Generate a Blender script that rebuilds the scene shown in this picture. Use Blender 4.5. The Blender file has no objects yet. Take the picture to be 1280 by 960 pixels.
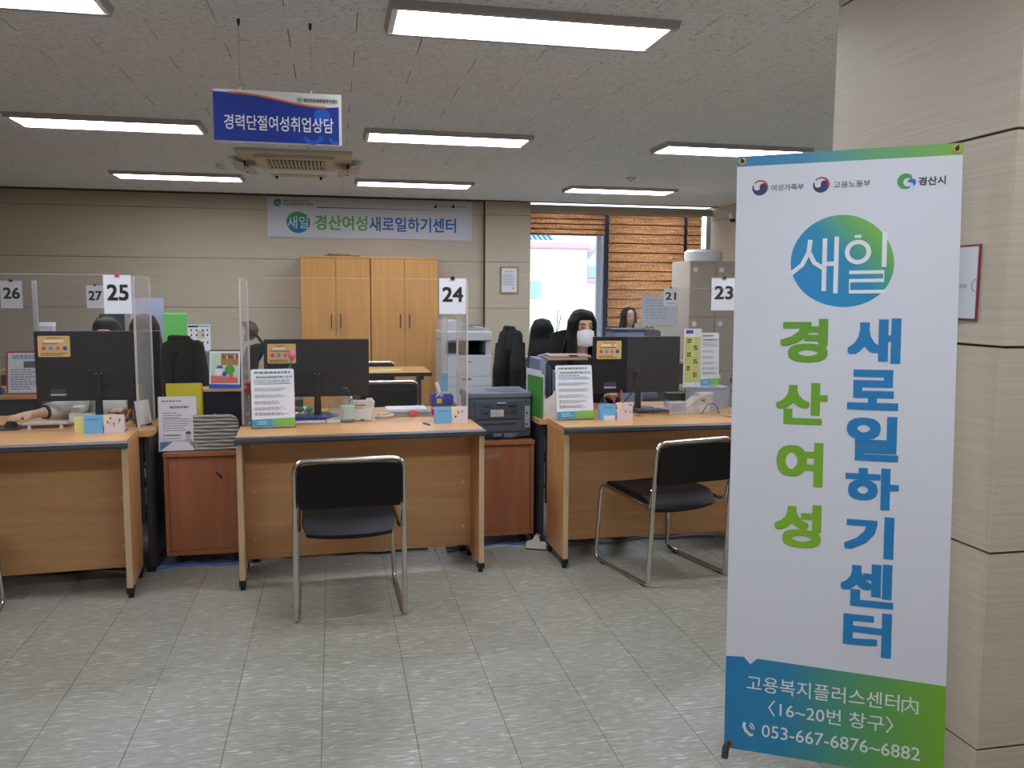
import bpy, bmesh, math, random
from mathutils import Vector, Matrix, Euler
random.seed(7)
SC = bpy.context.scene
COL = SC.collection
R = math.radians

# ------------------------------------------------------------------ camera
cam_d = bpy.data.cameras.new('camera'); cam = bpy.data.objects.new('camera', cam_d); COL.objects.link(cam)
cam_d.sensor_fit = 'HORIZONTAL'; cam_d.sensor_width = 36.0; cam_d.lens = 1064.2 / 1280 * 36
cam_d.clip_start = 0.05; cam_d.clip_end = 300
pitch, yaw, roll = R(6.008), R(11.84), R(-0.343)
fw = Vector((math.sin(yaw) * math.cos(pitch), math.cos(yaw) * math.cos(pitch), -math.sin(pitch)))
rt = Vector((math.cos(yaw), -math.sin(yaw), 0)); dn = fw.cross(rt)
r2 = rt * math.cos(roll) + dn * math.sin(roll); d2 = -rt * math.sin(roll) + dn * math.cos(roll)
m = Matrix((r2, -d2, -fw)).transposed().to_4x4(); m.translation = (0, 0, 1.43)
cam.matrix_world = m
SC.camera = cam

# ------------------------------------------------------------------ world, exposure
W = bpy.data.worlds.new('sky'); SC.world = W; W.use_nodes = True
wn = W.node_tree.nodes; wl = W.node_tree.links
bg = wn['Background']; bg.inputs['Color'].default_value = (0.74, 0.87, 1.0, 1); bg.inputs['Strength'].default_value = 2.1
SC.view_settings.view_transform = 'Standard'; SC.view_settings.look = 'None'
SC.view_settings.exposure = 0.6; SC.view_settings.gamma = 1.0; SC.view_settings.use_curve_mapping = False
LAMP = 15.0          # radiance of the ceiling diffusers

# ------------------------------------------------------------------ materials
def lin(c):
    c = c / 255.0
    return c / 12.92 if c <= 0.04045 else ((c + 0.055) / 1.055) ** 2.4
def rgb(r, g, b): return (lin(r), lin(g), lin(b), 1)
MATS = {}
def mat(name, col, rough=0.5, metal=0.0, spec=0.5, noise=None, bump=None, alpha=None, coat=0.0):
    """noise=(scale xyz, amount); bump=(scale xyz, strength)"""
    if name in MATS: return MATS[name]
    M = bpy.data.materials.new(name); M.use_nodes = True; MATS[name] = M
    nt = M.node_tree; b = nt.nodes['Principled BSDF']
    c = rgb(*col); b.inputs['Base Color'].default_value = c
    b.inputs['Roughness'].default_value = rough; b.inputs['Metallic'].default_value = metal
    b.inputs['Specular IOR Level'].default_value = spec
    b.inputs['Coat Weight'].default_value = coat
    if noise or bump:
        tc = nt.nodes.new('ShaderNodeTexCoord')
        def nz(sc, det=4):
            mp = nt.nodes.new('ShaderNodeMapping'); mp.inputs['Scale'].default_value = sc
            nt.links.new(tc.outputs['Object'], mp.inputs['Vector'])
            n = nt.nodes.new('ShaderNodeTexNoise'); n.inputs['Scale'].default_value = 1; n.inputs['Detail'].default_value = det
            nt.links.new(mp.outputs[0], n.inputs['Vector']); return n
        if noise:
            n = nz(noise[0]); a = noise[1]
            cr = nt.nodes.new('ShaderNodeValToRGB')
            cr.color_ramp.elements[0].position = 0.3; cr.color_ramp.elements[1].position = 0.7
            cr.color_ramp.elements[0].color = tuple(x * (1 - a) for x in c[:3]) + (1,)
            cr.color_ramp.elements[1].color = tuple(min(1, x * (1 + a)) for x in c[:3]) + (1,)
            nt.links.new(n.outputs['Fac'], cr.inputs['Fac']); nt.links.new(cr.outputs['Color'], b.inputs['Base Color'])
        if bump:
            n = nz(bump[0]); bp = nt.nodes.new('ShaderNodeBump'); bp.inputs['Strength'].default_value = bump[1]; bp.inputs['Distance'].default_value = 0.01
            nt.links.new(n.outputs['Fac'], bp.inputs['Height']); nt.links.new(bp.outputs[0], b.inputs['Normal'])
    return M
def clear_mat(name, tint=(0.96, 0.98, 0.98), rough=0.02, refl=1.0, milk=0.0):
    if name in MATS: return MATS[name]
    M = bpy.data.materials.new(name); M.use_nodes = True; MATS[name] = M
    nt = M.node_tree; nt.nodes.remove(nt.nodes['Principled BSDF']); out = nt.nodes['Material Output']
    t = nt.nodes.new('ShaderNodeBsdfTransparent'); t.inputs[0].default_value = (*tint, 1)
    g = nt.nodes.new('ShaderNodeBsdfGlossy'); g.inputs['Roughness'].default_value = rough
    f = nt.nodes.new('ShaderNodeFresnel'); f.inputs[0].default_value = 1.49
    mu = nt.nodes.new('ShaderNodeMath'); mu.operation = 'MULTIPLY'; mu.inputs[1].default_value = refl
    ge = nt.nodes.new('ShaderNodeNewGeometry'); bf = nt.nodes.new('ShaderNodeMath'); bf.operation = 'SUBTRACT'; bf.inputs[0].default_value = 1.0; nt.links.new(ge.outputs['Backfacing'], bf.inputs[1])
    m1 = nt.nodes.new('ShaderNodeMath'); m1.operation = 'MULTIPLY'; nt.links.new(f.outputs[0], m1.inputs[0]); nt.links.new(bf.outputs[0], m1.inputs[1]); nt.links.new(m1.outputs[0], mu.inputs[0])
    mx = nt.nodes.new('ShaderNodeMixShader'); nt.links.new(mu.outputs[0], mx.inputs[0])
    src = t
    if milk > 0:
        d = nt.nodes.new('ShaderNodeBsdfDiffuse'); d.inputs[0].default_value = (0.9, 0.88, 0.86, 1)
        m2 = nt.nodes.new('ShaderNodeMixShader'); m2.inputs[0].default_value = milk
        nt.links.new(t.outputs[0], m2.inputs[1]); nt.links.new(d.outputs[0], m2.inputs[2]); src = m2
    nt.links.new(src.outputs[0], mx.inputs[1]); nt.links.new(g.outputs[0], mx.inputs[2]); nt.links.new(mx.outputs[0], out.inputs[0])
    return M
def emis(name, col, s):
    if name in MATS: return MATS[name]
    M = bpy.data.materials.new(name); M.use_nodes = True; MATS[name] = M
    b = M.node_tree.nodes['Principled BSDF']; b.inputs['Base Color'].default_value = (0.8, 0.8, 0.8, 1)
    b.inputs['Emission Color'].default_value = rgb(*col); b.inputs['Emission Strength'].default_value = s
    return M
def grad(name, stops, axis='X', a=0.0, b=1.0, rough=0.45):
    """printed colour gradient along an axis of the thing's own coordinates, from a to b metres"""
    if name in MATS: return MATS[name]
    M = bpy.data.materials.new(name); M.use_nodes = True; MATS[name] = M
    nt = M.node_tree; p = nt.nodes['Principled BSDF']; p.inputs['Roughness'].default_value = rough
    tc = nt.nodes.new('ShaderNodeTexCoord'); dt = nt.nodes.new('ShaderNodeVectorMath'); dt.operation = 'DOT_PRODUCT'
    ax = {'X': (1, 0, 0), 'Y': (0, 1, 0), 'Z': (0, 0, 1)}.get(axis, axis); dt.inputs[1].default_value = ax
    nt.links.new(tc.outputs['Object'], dt.inputs[0])
    mr = nt.nodes.new('ShaderNodeMapRange'); mr.inputs['From Min'].default_value = a; mr.inputs['From Max'].default_value = b
    nt.links.new(dt.outputs['Value'], mr.inputs['Value'])
    cr = nt.nodes.new('ShaderNodeValToRGB'); e = cr.color_ramp.elements
    e[0].position, e[0].color = stops[0][0], rgb(*stops[0][1]); e[1].position, e[1].color = stops[-1][0], rgb(*stops[-1][1])
    for pz, c in stops[1:-1]: q = e.new(pz); q.color = rgb(*c)
    nt.links.new(mr.outputs[0], cr.inputs[0]); nt.links.new(cr.outputs[0], p.inputs['Base Color'])
    return M

wood = mat('beech_laminate', (214, 164, 113), 0.38, noise=((2.2, 3, 26), 0.10))
wood_top = mat('beech_laminate_top', (214, 160, 104), 0.30, noise=((2.2, 30, 3), 0.07))
wood_side = mat('beech_laminate_side', (204, 152, 98), 0.38, noise=((3, 30, 1.8), 0.10))
wood_cab = mat('oak_cabinet', (203, 149, 84), 0.42, noise=((22, 8, 1.3), 0.10))
wood_edge = mat('pale_edge_band', (206, 176, 138), 0.5, noise=((60, 60, 6), 0.12))
wood_red = mat('cherry_laminate', (156, 98, 66), 0.42, noise=((24, 8, 1.4), 0.12))
edge_grey = mat('grey_edge_band', (84, 84, 87), 0.35, noise=((1.5, 40, 260), 0.6))
black_pl = mat('black_plastic', (24, 25, 27), 0.42)
black_mt = mat('black_matte', (20, 20, 22), 0.75)
charc = mat('charcoal_steel', (52, 56, 66), 0.5)
chrome = mat('chrome', (215, 212, 205), 0.16, 1.0)
steel = mat('dull_steel', (160, 160, 158), 0.4, 0.8)
leather = mat('black_vinyl', (19, 17, 20), 0.5, spec=0.3, bump=((90, 90, 90), 0.12))
white_pl = mat('white_plastic', (226, 226, 226), 0.4)
offwhite = mat('offwhite_plastic', (222, 217, 205), 0.45)
grey_pl = mat('grey_plastic', (150, 152, 156), 0.45)
cream = mat('cream_plastic', (206, 202, 186), 0.5)
paper = mat('white_paper', (232, 233, 238), 0.6)
ink = mat('black_ink', (38, 34, 34), 0.6)
inkg = mat('grey_ink', (120, 124, 134), 0.6)
inkb = mat('blue_ink', (32, 100, 178), 0.6)
ingr = mat('green_ink', (96, 168, 64), 0.6)
wht = mat('white_ink', (240, 243, 246), 0.55)
acryl = clear_mat('clear_acrylic', (0.975, 0.975, 0.975), 0.02, 0.9, milk=0.012)
acryl_wing = clear_mat('acrylic_wing', (0.95, 0.95, 0.95), 0.05, 0.22, milk=0.16)
acryl_edge = clear_mat('acrylic_edge', (0.90, 0.90, 0.90), 0.15, 1.6, milk=0.40)
glass = clear_mat('window_glass', (0.93, 0.97, 0.98), 0.0, 1.0)
screw_m = mat('beige_cap', (222, 204, 178), 0.4)
skin = mat('skin', (214, 166, 140), 0.5)
hair_m = mat('dark_hair', (14, 11, 12), 0.55, spec=0.25, noise=((90, 90, 4), 0.5), bump=((120, 120, 5), 0.5))
hair_br = mat('brown_hair', (44, 25, 21), 0.5, spec=0.3, noise=((90, 90, 4), 0.5), bump=((120, 120, 5), 0.5))
cloth_bk = mat('black_cloth', (24, 23, 27), 0.9, bump=((300, 300, 300), 0.3))
coat_gr = mat('dark_olive_coat', (34, 34, 28), 0.95, bump=((60, 60, 20), 0.4))

# ------------------------------------------------------------------ mesh helpers
class MB:
    def __init__(s): s.bm = bmesh.new(); s.smooth = False
    def box(s, x0, x1, y0, y1, z0, z1, bev=0.0, seg=2, rot=None):
        r = bmesh.ops.create_cube(s.bm, size=1.0); vs = r['verts']
        mt = Matrix.Translation(((x0 + x1) / 2, (y0 + y1) / 2, (z0 + z1) / 2)) @ Matrix.Diagonal((abs(x1 - x0), abs(y1 - y0), abs(z1 - z0), 1))
        bmesh.ops.transform(s.bm, matrix=mt, verts=vs)
        if bev > 0:
            es = {e for v in vs for e in v.link_edges}
            r2 = bmesh.ops.bevel(s.bm, geom=list(es), offset=bev, segments=seg, affect='EDGES', profile=0.6)
            vs = list({v for f in r2['faces'] for v in f.verts} | {v for v in vs if v.is_valid})
        if rot is not None:
            c = Vector(((x0 + x1) / 2, (y0 + y1) / 2, (z0 + z1) / 2))
            bmesh.ops.rotate(s.bm, cent=c, matrix=Euler(rot).to_matrix(), verts=vs)
        return s
    def tube(s, pts, r, n=10, closed=False, cap=True, rad=None):
        pts = [Vector(p) for p in pts]; rings = []; N = len(pts); up = None
        for i, p in enumerate(pts):
            if closed: t = (pts[(i + 1) % N] - pts[i - 1]).normalized()
            else: t = (pts[min(i + 1, N - 1)] - pts[max(i - 1, 0)]).normalized()
            if up is None:
                up = Vector((0, 0, 1)) if abs(t.z) < 0.9 else Vector((1, 0, 0))
            a = t.cross(up); a = a.normalized() if a.length > 1e-6 else t.orthogonal().normalized(); b = a.cross(t).normalized(); up = b
            rr = rad[i] if rad else r
            rings.append([s.bm.verts.new(p + (a * math.cos(k * 2 * math.pi / n) + b * math.sin(k * 2 * math.pi / n)) * rr) for k in range(n)])
        for i in range(N if closed else N - 1):
            A, B = rings[i], rings[(i + 1) % N]
            for k in range(n): s.bm.faces.new((A[k], A[(k + 1) % n], B[(k + 1) % n], B[k]))
        if cap and not closed:
            s.bm.faces.new(rings[0][::-1]); s.bm.faces.new(rings[-1])
        s.smooth = True; return s
    def lathe(s, prof, c=(0, 0, 0), n=20, axis='Z'):
        rings = []
        for r, z in prof:
            ring = []
            for k in range(n):
                a = k * 2 * math.pi / n; v = Vector((r * math.cos(a), r * math.sin(a), z))
                if axis == 'Y': v = Vector((v.x, v.z, v.y))
                if axis == 'X': v = Vector((v.z, v.x, v.y))
                ring.append(s.bm.verts.new(v + Vector(c)))
            rings.append(ring)
        for A, B in zip(rings, rings[1:]):
            for k in range(n): s.bm.faces.new((A[k], A[(k + 1) % n], B[(k + 1) % n], B[k]))
        s.bm.faces.new(rings[0][::-1]); s.bm.faces.new(rings[-1]); s.smooth = True; return s
    def prism(s, poly, y0, y1, plane='XZ'):
        def P(a, b, c):
            return {'XZ': (a, c, b), 'XY': (a, b, c), 'YZ': (c, a, b)}[plane]
        A = [s.bm.verts.new(P(a, b, y0)) for a, b in poly]; B = [s.bm.verts.new(P(a, b, y1)) for a, b in poly]
        n = len(poly)
        s.bm.faces.new(A); s.bm.faces.new(B[::-1])
        for k in range(n): s.bm.faces.new((A[k], B[k], B[(k + 1) % n], A[(k + 1) % n]))
        return s
    def grid(s, fn, nu, nv, thick=None):
        g = [[s.bm.verts.new(fn(i / nu, j / nv)) for j in range(nv + 1)] for i in range(nu + 1)]
        for i in range(nu):
            for j in range(nv): s.bm.faces.new((g[i][j], g[i + 1][j], g[i + 1][j + 1], g[i][j + 1]))
        if thick:
            bmesh.ops.recalc_face_normals(s.bm, faces=s.bm.faces[:])
            bmesh.ops.solidify(s.bm, geom=s.bm.faces[:], thickness=thick)
        s.smooth = True; return s
    def xf(s, M): bmesh.ops.transform(s.bm, matrix=M, verts=s.bm.verts[:]); return s
    def build(s, name, mt, parent=None, smooth=None):
        me = bpy.data.meshes.new(name)
        bmesh.ops.recalc_face_normals(s.bm, faces=s.bm.faces[:])
        s.bm.to_mesh(me); s.bm.free()
        sm = s.smooth if smooth is None else smooth
        if sm:
            me.shade_smooth()
            try: me.set_sharp_from_angle(angle=R(38))
            except Exception: pass
        me.materials.append(mt)
        o = bpy.data.objects.new(name, me); COL.objects.link(o)
        if parent is not None: o.parent = parent
        return o
def box(name, mt, parent, x0, x1, y0, y1, z0, z1, bev=0.0, rot=None):
    return MB().box(x0, x1, y0, y1, z0, z1, bev, rot=rot).build(name, mt, parent)
def arc(cx, cy, r, a0, a1, n=8):
    return [(cx + r * math.cos(R(a0 + (a1 - a0) * i / n)), cy + r * math.sin(R(a0 + (a1 - a0) * i / n))) for i in range(n + 1)]
def rrect(x0, x1, z0, z1, r, n=5):
    return arc(x1 - r, z1 - r, r, 0, 90, n) + arc(x0 + r, z1 - r, r, 90, 180, n) + arc(x0 + r, z0 + r, r, 180, 270, n) + arc(x1 - r, z0 + r, r, 270, 360, n)
def fillet(pts, r, n=5):
    pts = [Vector(p) for p in pts]; out = [pts[0]]
    for i in range(1, len(pts) - 1):
        a, b, c = pts[i - 1], pts[i], pts[i + 1]
        d1 = (a - b); d2 = (c - b); k = min(r, d1.length * 0.49, d2.length * 0.49)
        p, q = b + d1.normalized() * k, b + d2.normalized() * k
        for j in range(n + 1):
            t = j / n; out.append(p * (1 - t) ** 2 + b * 2 * t * (1 - t) + q * t * t)
    out.append(pts[-1]); return out
def tag(o, label, cat=None, group=None, kind=None):
    if label: o['label'] = label
    if cat: o['category'] = cat
    if group: o['group'] = group
    if kind: o['kind'] = kind
    return o
def thing(name, label, cat, loc=(0, 0, 0), rz=0.0, group=None):
    o = bpy.data.objects.new(name, None); COL.objects.link(o); o.empty_display_size = 0.1
    o.location = loc; o.rotation_euler = (0, 0, rz); return tag(o, label, cat, group)
def struct(o): o['kind'] = 'structure'; return o
def copy_tree(o, parent=None):
    c = o.copy(); COL.objects.link(c)
    if parent is not None: c.parent = parent
    for ch in [k for k in bpy.data.objects if k.parent == o]: copy_tree(ch, c)
    return c
_b = bmesh.new(); bmesh.ops.create_icosphere(_b, subdivisions=2, radius=1.0); ICO = [v.co.copy() for v in _b.verts]; _b.free()
def blob(name, prims, voxel, mt, parent, smooth=2):
    """one continuous surface from tapered limbs and ellipsoids"""
    bm = bmesh.new()
    for p in prims:
        if p[0] == 'c':
            _, a, ra, b, rb = p; vs = []
            for c, r in ((Vector(a), ra), (Vector(b), rb)): vs += [bm.verts.new(c + d * r) for d in ICO]
            bmesh.ops.convex_hull(bm, input=vs)
            loose = [v for v in bm.verts if not v.link_faces]
            if loose: bmesh.ops.delete(bm, geom=loose, context='VERTS')
        else:
            _, c, rr = p[:3]; rot = Euler(p[3]).to_matrix().to_4x4() if len(p) > 3 else Matrix.Identity(4)
            bmesh.ops.create_icosphere(bm, subdivisions=3, radius=1, matrix=Matrix.Translation(c) @ rot @ Matrix.Diagonal((*rr, 1)))
    me = bpy.data.meshes.new(name + '_raw'); bm.to_mesh(me); bm.free()
    o = bpy.data.objects.new(name + '_raw', me); COL.objects.link(o)
    md = o.modifiers.new('r', 'REMESH'); md.mode = 'VOXEL'; md.voxel_size = voxel
    sm = o.modifiers.new('s', 'SMOOTH'); sm.iterations = smooth; sm.factor = 0.6
    me2 = bpy.data.meshes.new_from_object(o.evaluated_get(bpy.context.evaluated_depsgraph_get()))
    bpy.data.objects.remove(o); bpy.data.meshes.remove(me)
    me2.name = name; me2.materials.clear(); me2.materials.append(mt); me2.shade_smooth()
    o = bpy.data.objects.new(name, me2); COL.objects.link(o); o.parent = parent; return o

# lettering in the plane y = Y0 of the parent (readable from -y), fitted to a box
def text(s, mt, parent, x0, x1, z0, z1, y=-0.001, bold=0.0, name='lettering', keep=False, M=None):
    cd = bpy.data.curves.new('t', 'FONT'); cd.body = s; cd.size = 1; cd.resolution_u = 3
    o = bpy.data.objects.new('t', cd); COL.objects.link(o)
    me = bpy.data.meshes.new_from_object(o.evaluated_get(bpy.context.evaluated_depsgraph_get()))
    bpy.data.objects.remove(o); bpy.data.curves.remove(cd)
    if bold > 0.003:
        bm = bmesh.new()
        for k, (dx, dy) in enumerate(((1, 1), (1, -1), (-1, 1), (-1, -1), (1, 0), (-1, 0), (0, 1), (0, -1)) if bold > 0.012 else ((1, 1), (-1, -1), (1, -1), (-1, 1))):
            me2 = me.copy(); me2.transform(Matrix.Translation((bold * dx * .85, bold * dy * .85, k * .00006))); bm.from_mesh(me2); bpy.data.meshes.remove(me2)
        bm.to_mesh(me); bm.free()
    xs = [v.co.x for v in me.vertices]; ys = [v.co.y for v in me.vertices]
    ax, bx, ay, by = min(xs), max(xs), min(ys), max(ys)
    sx, sz = (x1 - x0) / (bx - ax), (z1 - z0) / (by - ay)
    ox = x0
    if keep:
        k = min(sx, sz); ox = (x0 + x1) / 2 - k * (bx - ax) / 2; sx = sz = k
    for v in me.vertices: v.co = (ox + (v.co.x - ax) * sx, y - v.co.z, z0 + (v.co.y - ay) * sz)
    if M is not None: me.transform(M)
    me.materials.clear(); me.materials.append(mt); me.name = name
    o = bpy.data.objects.new(name, me); COL.objects.link(o); o.parent = parent; return o
def plate(poly, mt, parent, y=-0.001, name='print', th=0.0004):
    return MB().prism(poly, y, y + th).build(name, mt, parent)
def rows(mt, parent, x0, x1, ztop, zbot, n, y=-0.0008, h=0.35, words=6, name='lettering'):
    """small print: lines of word-long dashes, joined"""
    mb = MB(); st = (ztop - zbot) / n
    for i in range(n):
        z = ztop - st * (i + 0.5); x = x0; e = x1 - random.random() * (x1 - x0) * 0.35
        while x < e:
            w = (x1 - x0) / words * random.uniform(0.4, 1.1); w = min(w, e - x)
            if w > 0.001: mb.box(x, x + w, y, y + 0.0003, z - st * h / 2, z + st * h / 2)
            x += w + (x1 - x0) / words * 0.22
    o = mb.build(name, mt, parent); o['kind'] = 'stuff'; return o
def blobby(cx, cz, rx, rz, n=36, k=0.05, seed=1):
    rnd = random.Random(seed); ph = [rnd.random() * 6.28 for _ in range(3)]
    return [(cx + rx * math.cos(t) * (1 + k * math.sin(2 * t + ph[0]) + k * 0.5 * math.sin(3 * t + ph[1])),
             cz + rz * math.sin(t) * (1 + k * math.sin(2 * t + ph[0]) + k * 0.5 * math.sin(3 * t + ph[1]))) for t in [i * 2 * math.pi / n for i in range(n)]]

# ------------------------------------------------------------------ structure materials (world-space grain)
def world_mat(name, col, rough, build):
    M = bpy.data.materials.new(name); M.use_nodes = True; MATS[name] = M
    nt = M.node_tree; b = nt.nodes['Principled BSDF']; b.inputs['Roughness'].default_value = rough
    geo = nt.nodes.new('ShaderNodeNewGeometry')
    def nz(sc, det=3, rgh=0.5, dist=0.0):
        mp = nt.nodes.new('ShaderNodeMapping'); mp.inputs['Scale'].default_value = sc
        nt.links.new(geo.outputs['Position'], mp.inputs['Vector'])
        n = nt.nodes.new('ShaderNodeTexNoise'); n.inputs['Scale'].default_value = 1; n.inputs['Detail'].default_value = det
        n.inputs['Roughness'].default_value = rgh; n.inputs['Distortion'].default_value = dist
        nt.links.new(mp.outputs[0], n.inputs['Vector']); return n.outputs['Fac']
    def ramp(fac, p0, c0, p1, c1):
        cr = nt.nodes.new('ShaderNodeValToRGB'); e = cr.color_ramp.elements
        e[0].position = p0; e[0].color = c0; e[1].position = p1; e[1].color = c1
        nt.links.new(fac, cr.inputs[0]); return cr.outputs[0]
    def mix(a, b_, mode='MULTIPLY', f=1.0):
        mx = nt.nodes.new('ShaderNodeMix'); mx.data_type = 'RGBA'; mx.blend_type = mode; mx.inputs[0].default_value = f
        for s, v in ((6, a), (7, b_)):
            if isinstance(v, tuple): mx.inputs[s].default_value = v
            else: nt.links.new(v, mx.inputs[s])
        return mx.outputs[2]
    build(nt, b, nz, ramp, mix, rgb(*col)); return M
def g(v): return (v, v, v, 1)
def _floor(nt, b, nz, ramp, mix, c):
    oi = nt.nodes.new('ShaderNodeObjectInfo')
    base = mix(c, ramp(nz((1.3, 1.3, 1), 4), 0.3, (0.93, 0.92, 0.90, 1), 0.7, g(1.04)))
    base = mix(base, ramp(nz((15, 115, 1), 3, 0.6, 0.15), 0.36, (0.80, 0.78, 0.74, 1), 0.58, g(1.02)))
    base = mix(base, ramp(nz((16, 110, 1), 2, 0.5, 0.5), 0.57, g(0), 0.70, (0.34, 0.34, 0.31, 1)), 'ADD', 0.7)
    base = mix(base, ramp(oi.outputs['Random'], 0, g(0.955), 1, g(1.03)))
    base = mix(base, ramp(nz((48, 52, 1), 2), 0.20, (0.45, 0.40, 0.36, 1), 0.225, g(1.0)))
    nt.links.new(base, b.inputs['Base Color'])
    b.inputs['Specular IOR Level'].default_value = 0.45; r = ramp(nz((2.2, 2.2, 1), 4), 0.3, g(0.26), 0.7, g(0.42)); nt.links.new(r, b.inputs['Roughness'])
    bp = nt.nodes.new('ShaderNodeBump'); bp.inputs['Strength'].default_value = 0.10; bp.inputs['Distance'].default_value = 0.01
    nt.links.new(nz((5, 9, 1), 3), bp.inputs['Height']); nt.links.new(bp.outputs[0], b.inputs['Normal'])
floor_m = world_mat('vinyl_floor', (150, 149, 138), 0.4, _floor)
def _ceil(nt, b, nz, ramp, mix, c):
    base = mix(c, ramp(nz((42, 130, 1), 2, 0.6, 1.1), 0.36, g(0.50), 0.42, g(1.0)))
    base = mix(base, ramp(nz((120, 120, 1), 2), 0.3, g(0.93), 0.7, g(1.03)))
    nt.links.new(base, b.inputs['Base Color'])
ceil_m = world_mat('fissured_ceiling', (234, 239, 244), 0.9, _ceil)
def _wall(nt, b, nz, ramp, mix, c):
    base = mix(c, ramp(nz((2.2, 2.2, 130), 3), 0.3, g(0.90), 0.7, g(1.05)))
    base = mix(base, ramp(nz((0.6, 0.6, 1.4), 2), 0.3, g(0.96), 0.7, g(1.03)))
    nt.links.new(base, b.inputs['Base Color'])
wall_m = world_mat('linen_wall_panel', (200, 187, 165), 0.55, _wall)
plain_wall = mat('plain_wall', (188, 180, 160), 0.7)
seam_m = mat('dark_joint', (104, 92, 74), 0.8)
joint_m = mat('floor_joint', (84, 80, 74), 0.8)

# ------------------------------------------------------------------ floor and its tiles
fl = struct(box('floor', joint_m, None, -6.2, 5.3, -3.7, 11.4, -0.06, -0.0025))
T = 0.30
def tile_mesh(name, mt, sx, sy, gx, gy, th):
    mb = MB().box(gx / 2, sx - gx / 2, gy / 2, sy - gy / 2, -th, 0)
    o = mb.build(name, mt); me = o.data; bpy.data.objects.remove(o); return me
fme = tile_mesh('tile', floor_m, T, T, 0.0020, 0.0009, 0.003)
cells = []
for i in range(-20, 18):
    for j in range(-12, 38):
        x = -0.058 + i * T; y = 2.65 + j * T - T * 3 + (0.0 if i % 2 else -0.02)
        cx, cy = x + T / 2, y + T / 2
        vis = cy > 1.9 and -0.40 * cy < cx < 0.72 * cy + 0.1
        cells.append((0 if vis else 1, cy if vis else 0, cx, x, y))
cells.sort()
rest = MB()
for k, (a, b, c, x, y) in enumerate(cells):
    if a == 0 and k < 290:
        t = bpy.data.objects.new('tile', fme); COL.objects.link(t); t.location = (x, y, 0); t.parent = fl
    elif x > -6.2 and y > -3.7 and x < 5.0 and y < 11.1: rest.box(x + .001, x + T - .001, y + .0005, y + T - .0005, -0.003, 0)
o = rest.build('tile_field', floor_m, fl); o['kind'] = 'stuff'

# ------------------------------------------------------------------ ceiling and its tiles
ce = struct(box('ceiling', mat('ceiling_joint', (84, 82, 78), 0.9), None, -6.2, 5.3, -3.7, 10.9, 2.612, 2.68))
cme = tile_mesh('tile', ceil_m, 0.6, 0.3, 0.0042, 0.0006, 0.012)
cells = []
for j in range(-21, 28):
    for i in range(-11, 10):
        x = 0.12 + i * 0.6 + (0.3 if j % 2 else 0); y = 2.55 + j * 0.3
        cx, cy = x + .3, y + .15
        vis = cy > 2.5 and -0.40 * cy - 0.3 < cx < 0.62 * cy + 0.3
        cells.append((0 if vis else 1, cy if vis else 0, x, y))
cells.sort(); rest = MB()
for k, (a, b, x, y) in enumerate(cells):
    if a == 0 and k < 290:
        t = bpy.data.objects.new('tile', cme); COL.objects.link(t); t.location = (x, y, 2.612); t.parent = ce
    elif x < 5.0 and y > -3.7 and y + .3 < 10.95: rest.box(max(x, -6.2) + .001, min(x + .599, 5.06), y + .0003, y + .2997, 2.6, 2.612)
o = rest.build('tile_field', ceil_m, ce); o['kind'] = 'stuff'

# ------------------------------------------------------------------ walls clad in panels with recessed joints
JZ = [0.10, 0.66, 1.25, 1.84, 2.43, 2.6]
def clad(name, core, panels):
    w = struct(box(name, seam_m, None, *core))
    for p in panels: box('panel', wall_m, w, *p, bev=0.0)
    return w
def xpanels(x0, x1, y0, y1, step, zs=JZ, gp=0.006):
    out = []; n = max(1, round((x1 - x0) / step)); st = (x1 - x0) / n
    for a, b in zip(zs, zs[1:]):
        for i in range(n): out.append((x0 + i * st, x0 + (i + 1) * st - (gp if i < n - 1 else 0), y0, y1, a + gp, b))
    return out
def ypanels(y0, y1, x0, x1, step, zs=JZ, gp=0.006):
    return [(c, d, a, b, e, f) for a, b, c, d, e, f in xpanels(y0, y1, x0, x1, step, zs, gp)]
clad('wall_back', (-6.2, 1.9, 10.885, 11.2, 0, 2.62), xpanels(-6.2, 1.893, 10.87, 10.886, 8))
clad('wall_back_pier', (1.90, 2.49, 10.795, 11.25, 0, 2.62), xpanels(1.905, 2.49, 10.78, 10.796, 1))
clad('wall_right', (5.065, 5.3, 2.9, 11.13, 0, 2.62), ypanels(2.9, 10.95, 5.05, 5.066, 4))
clad('wall_left', (-6.4, -6.2, -3.7, 11.2, 0, 2.62), ypanels(-3.7, 10.87, -6.2, -6.185, 5))
struct(box('baseboard_back', mat('grey_skirting', (96, 92, 86), 0.6), None, -6.18, 1.89, 10.862, 10.87, 0, 0.10))
# wall behind the camera with its own window and blind
wf = struct(box('wall_front', plain_wall, None, -6.2, -2.6, -3.9, -3.7, 0, 2.62))
box('wall_segment', plain_wall, wf, 2.6, 5.3, -3.9, -3.7, 0, 2.62); box('wall_segment', plain_wall, wf, -2.6, 2.6, -3.9, -3.7, 0, 0.9)
box('wall_segment', plain_wall, wf, -2.6, 2.6, -3.9, -3.7, 2.45, 2.62)
struct(box('wall_side', plain_wall, None, 5.065, 5.3, -3.7, 2.89, 0, 2.62))
# pillar
PZ = [0.0, 0.13, 0.71, 1.29, 1.875, 2.455, 2.6]
pi = struct(box('pillar', seam_m, None, 1.806, 2.62, 2.016, 2.86, 0, 2.605))
for p in ypanels(2.0165, 2.8545, 1.79, 1.806, 2, PZ, 0.008): box('panel', wall_m, pi, *p)
for p in xpanels(1.79, 2.63, 2.0, 2.016, 2, PZ, 0.008): box('panel', wall_m, pi, *p)
for p in xpanels(1.79, 2.63, 2.855, 2.87, 2, PZ, 0.008): box('panel', wall_m, pi, *p)

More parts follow.
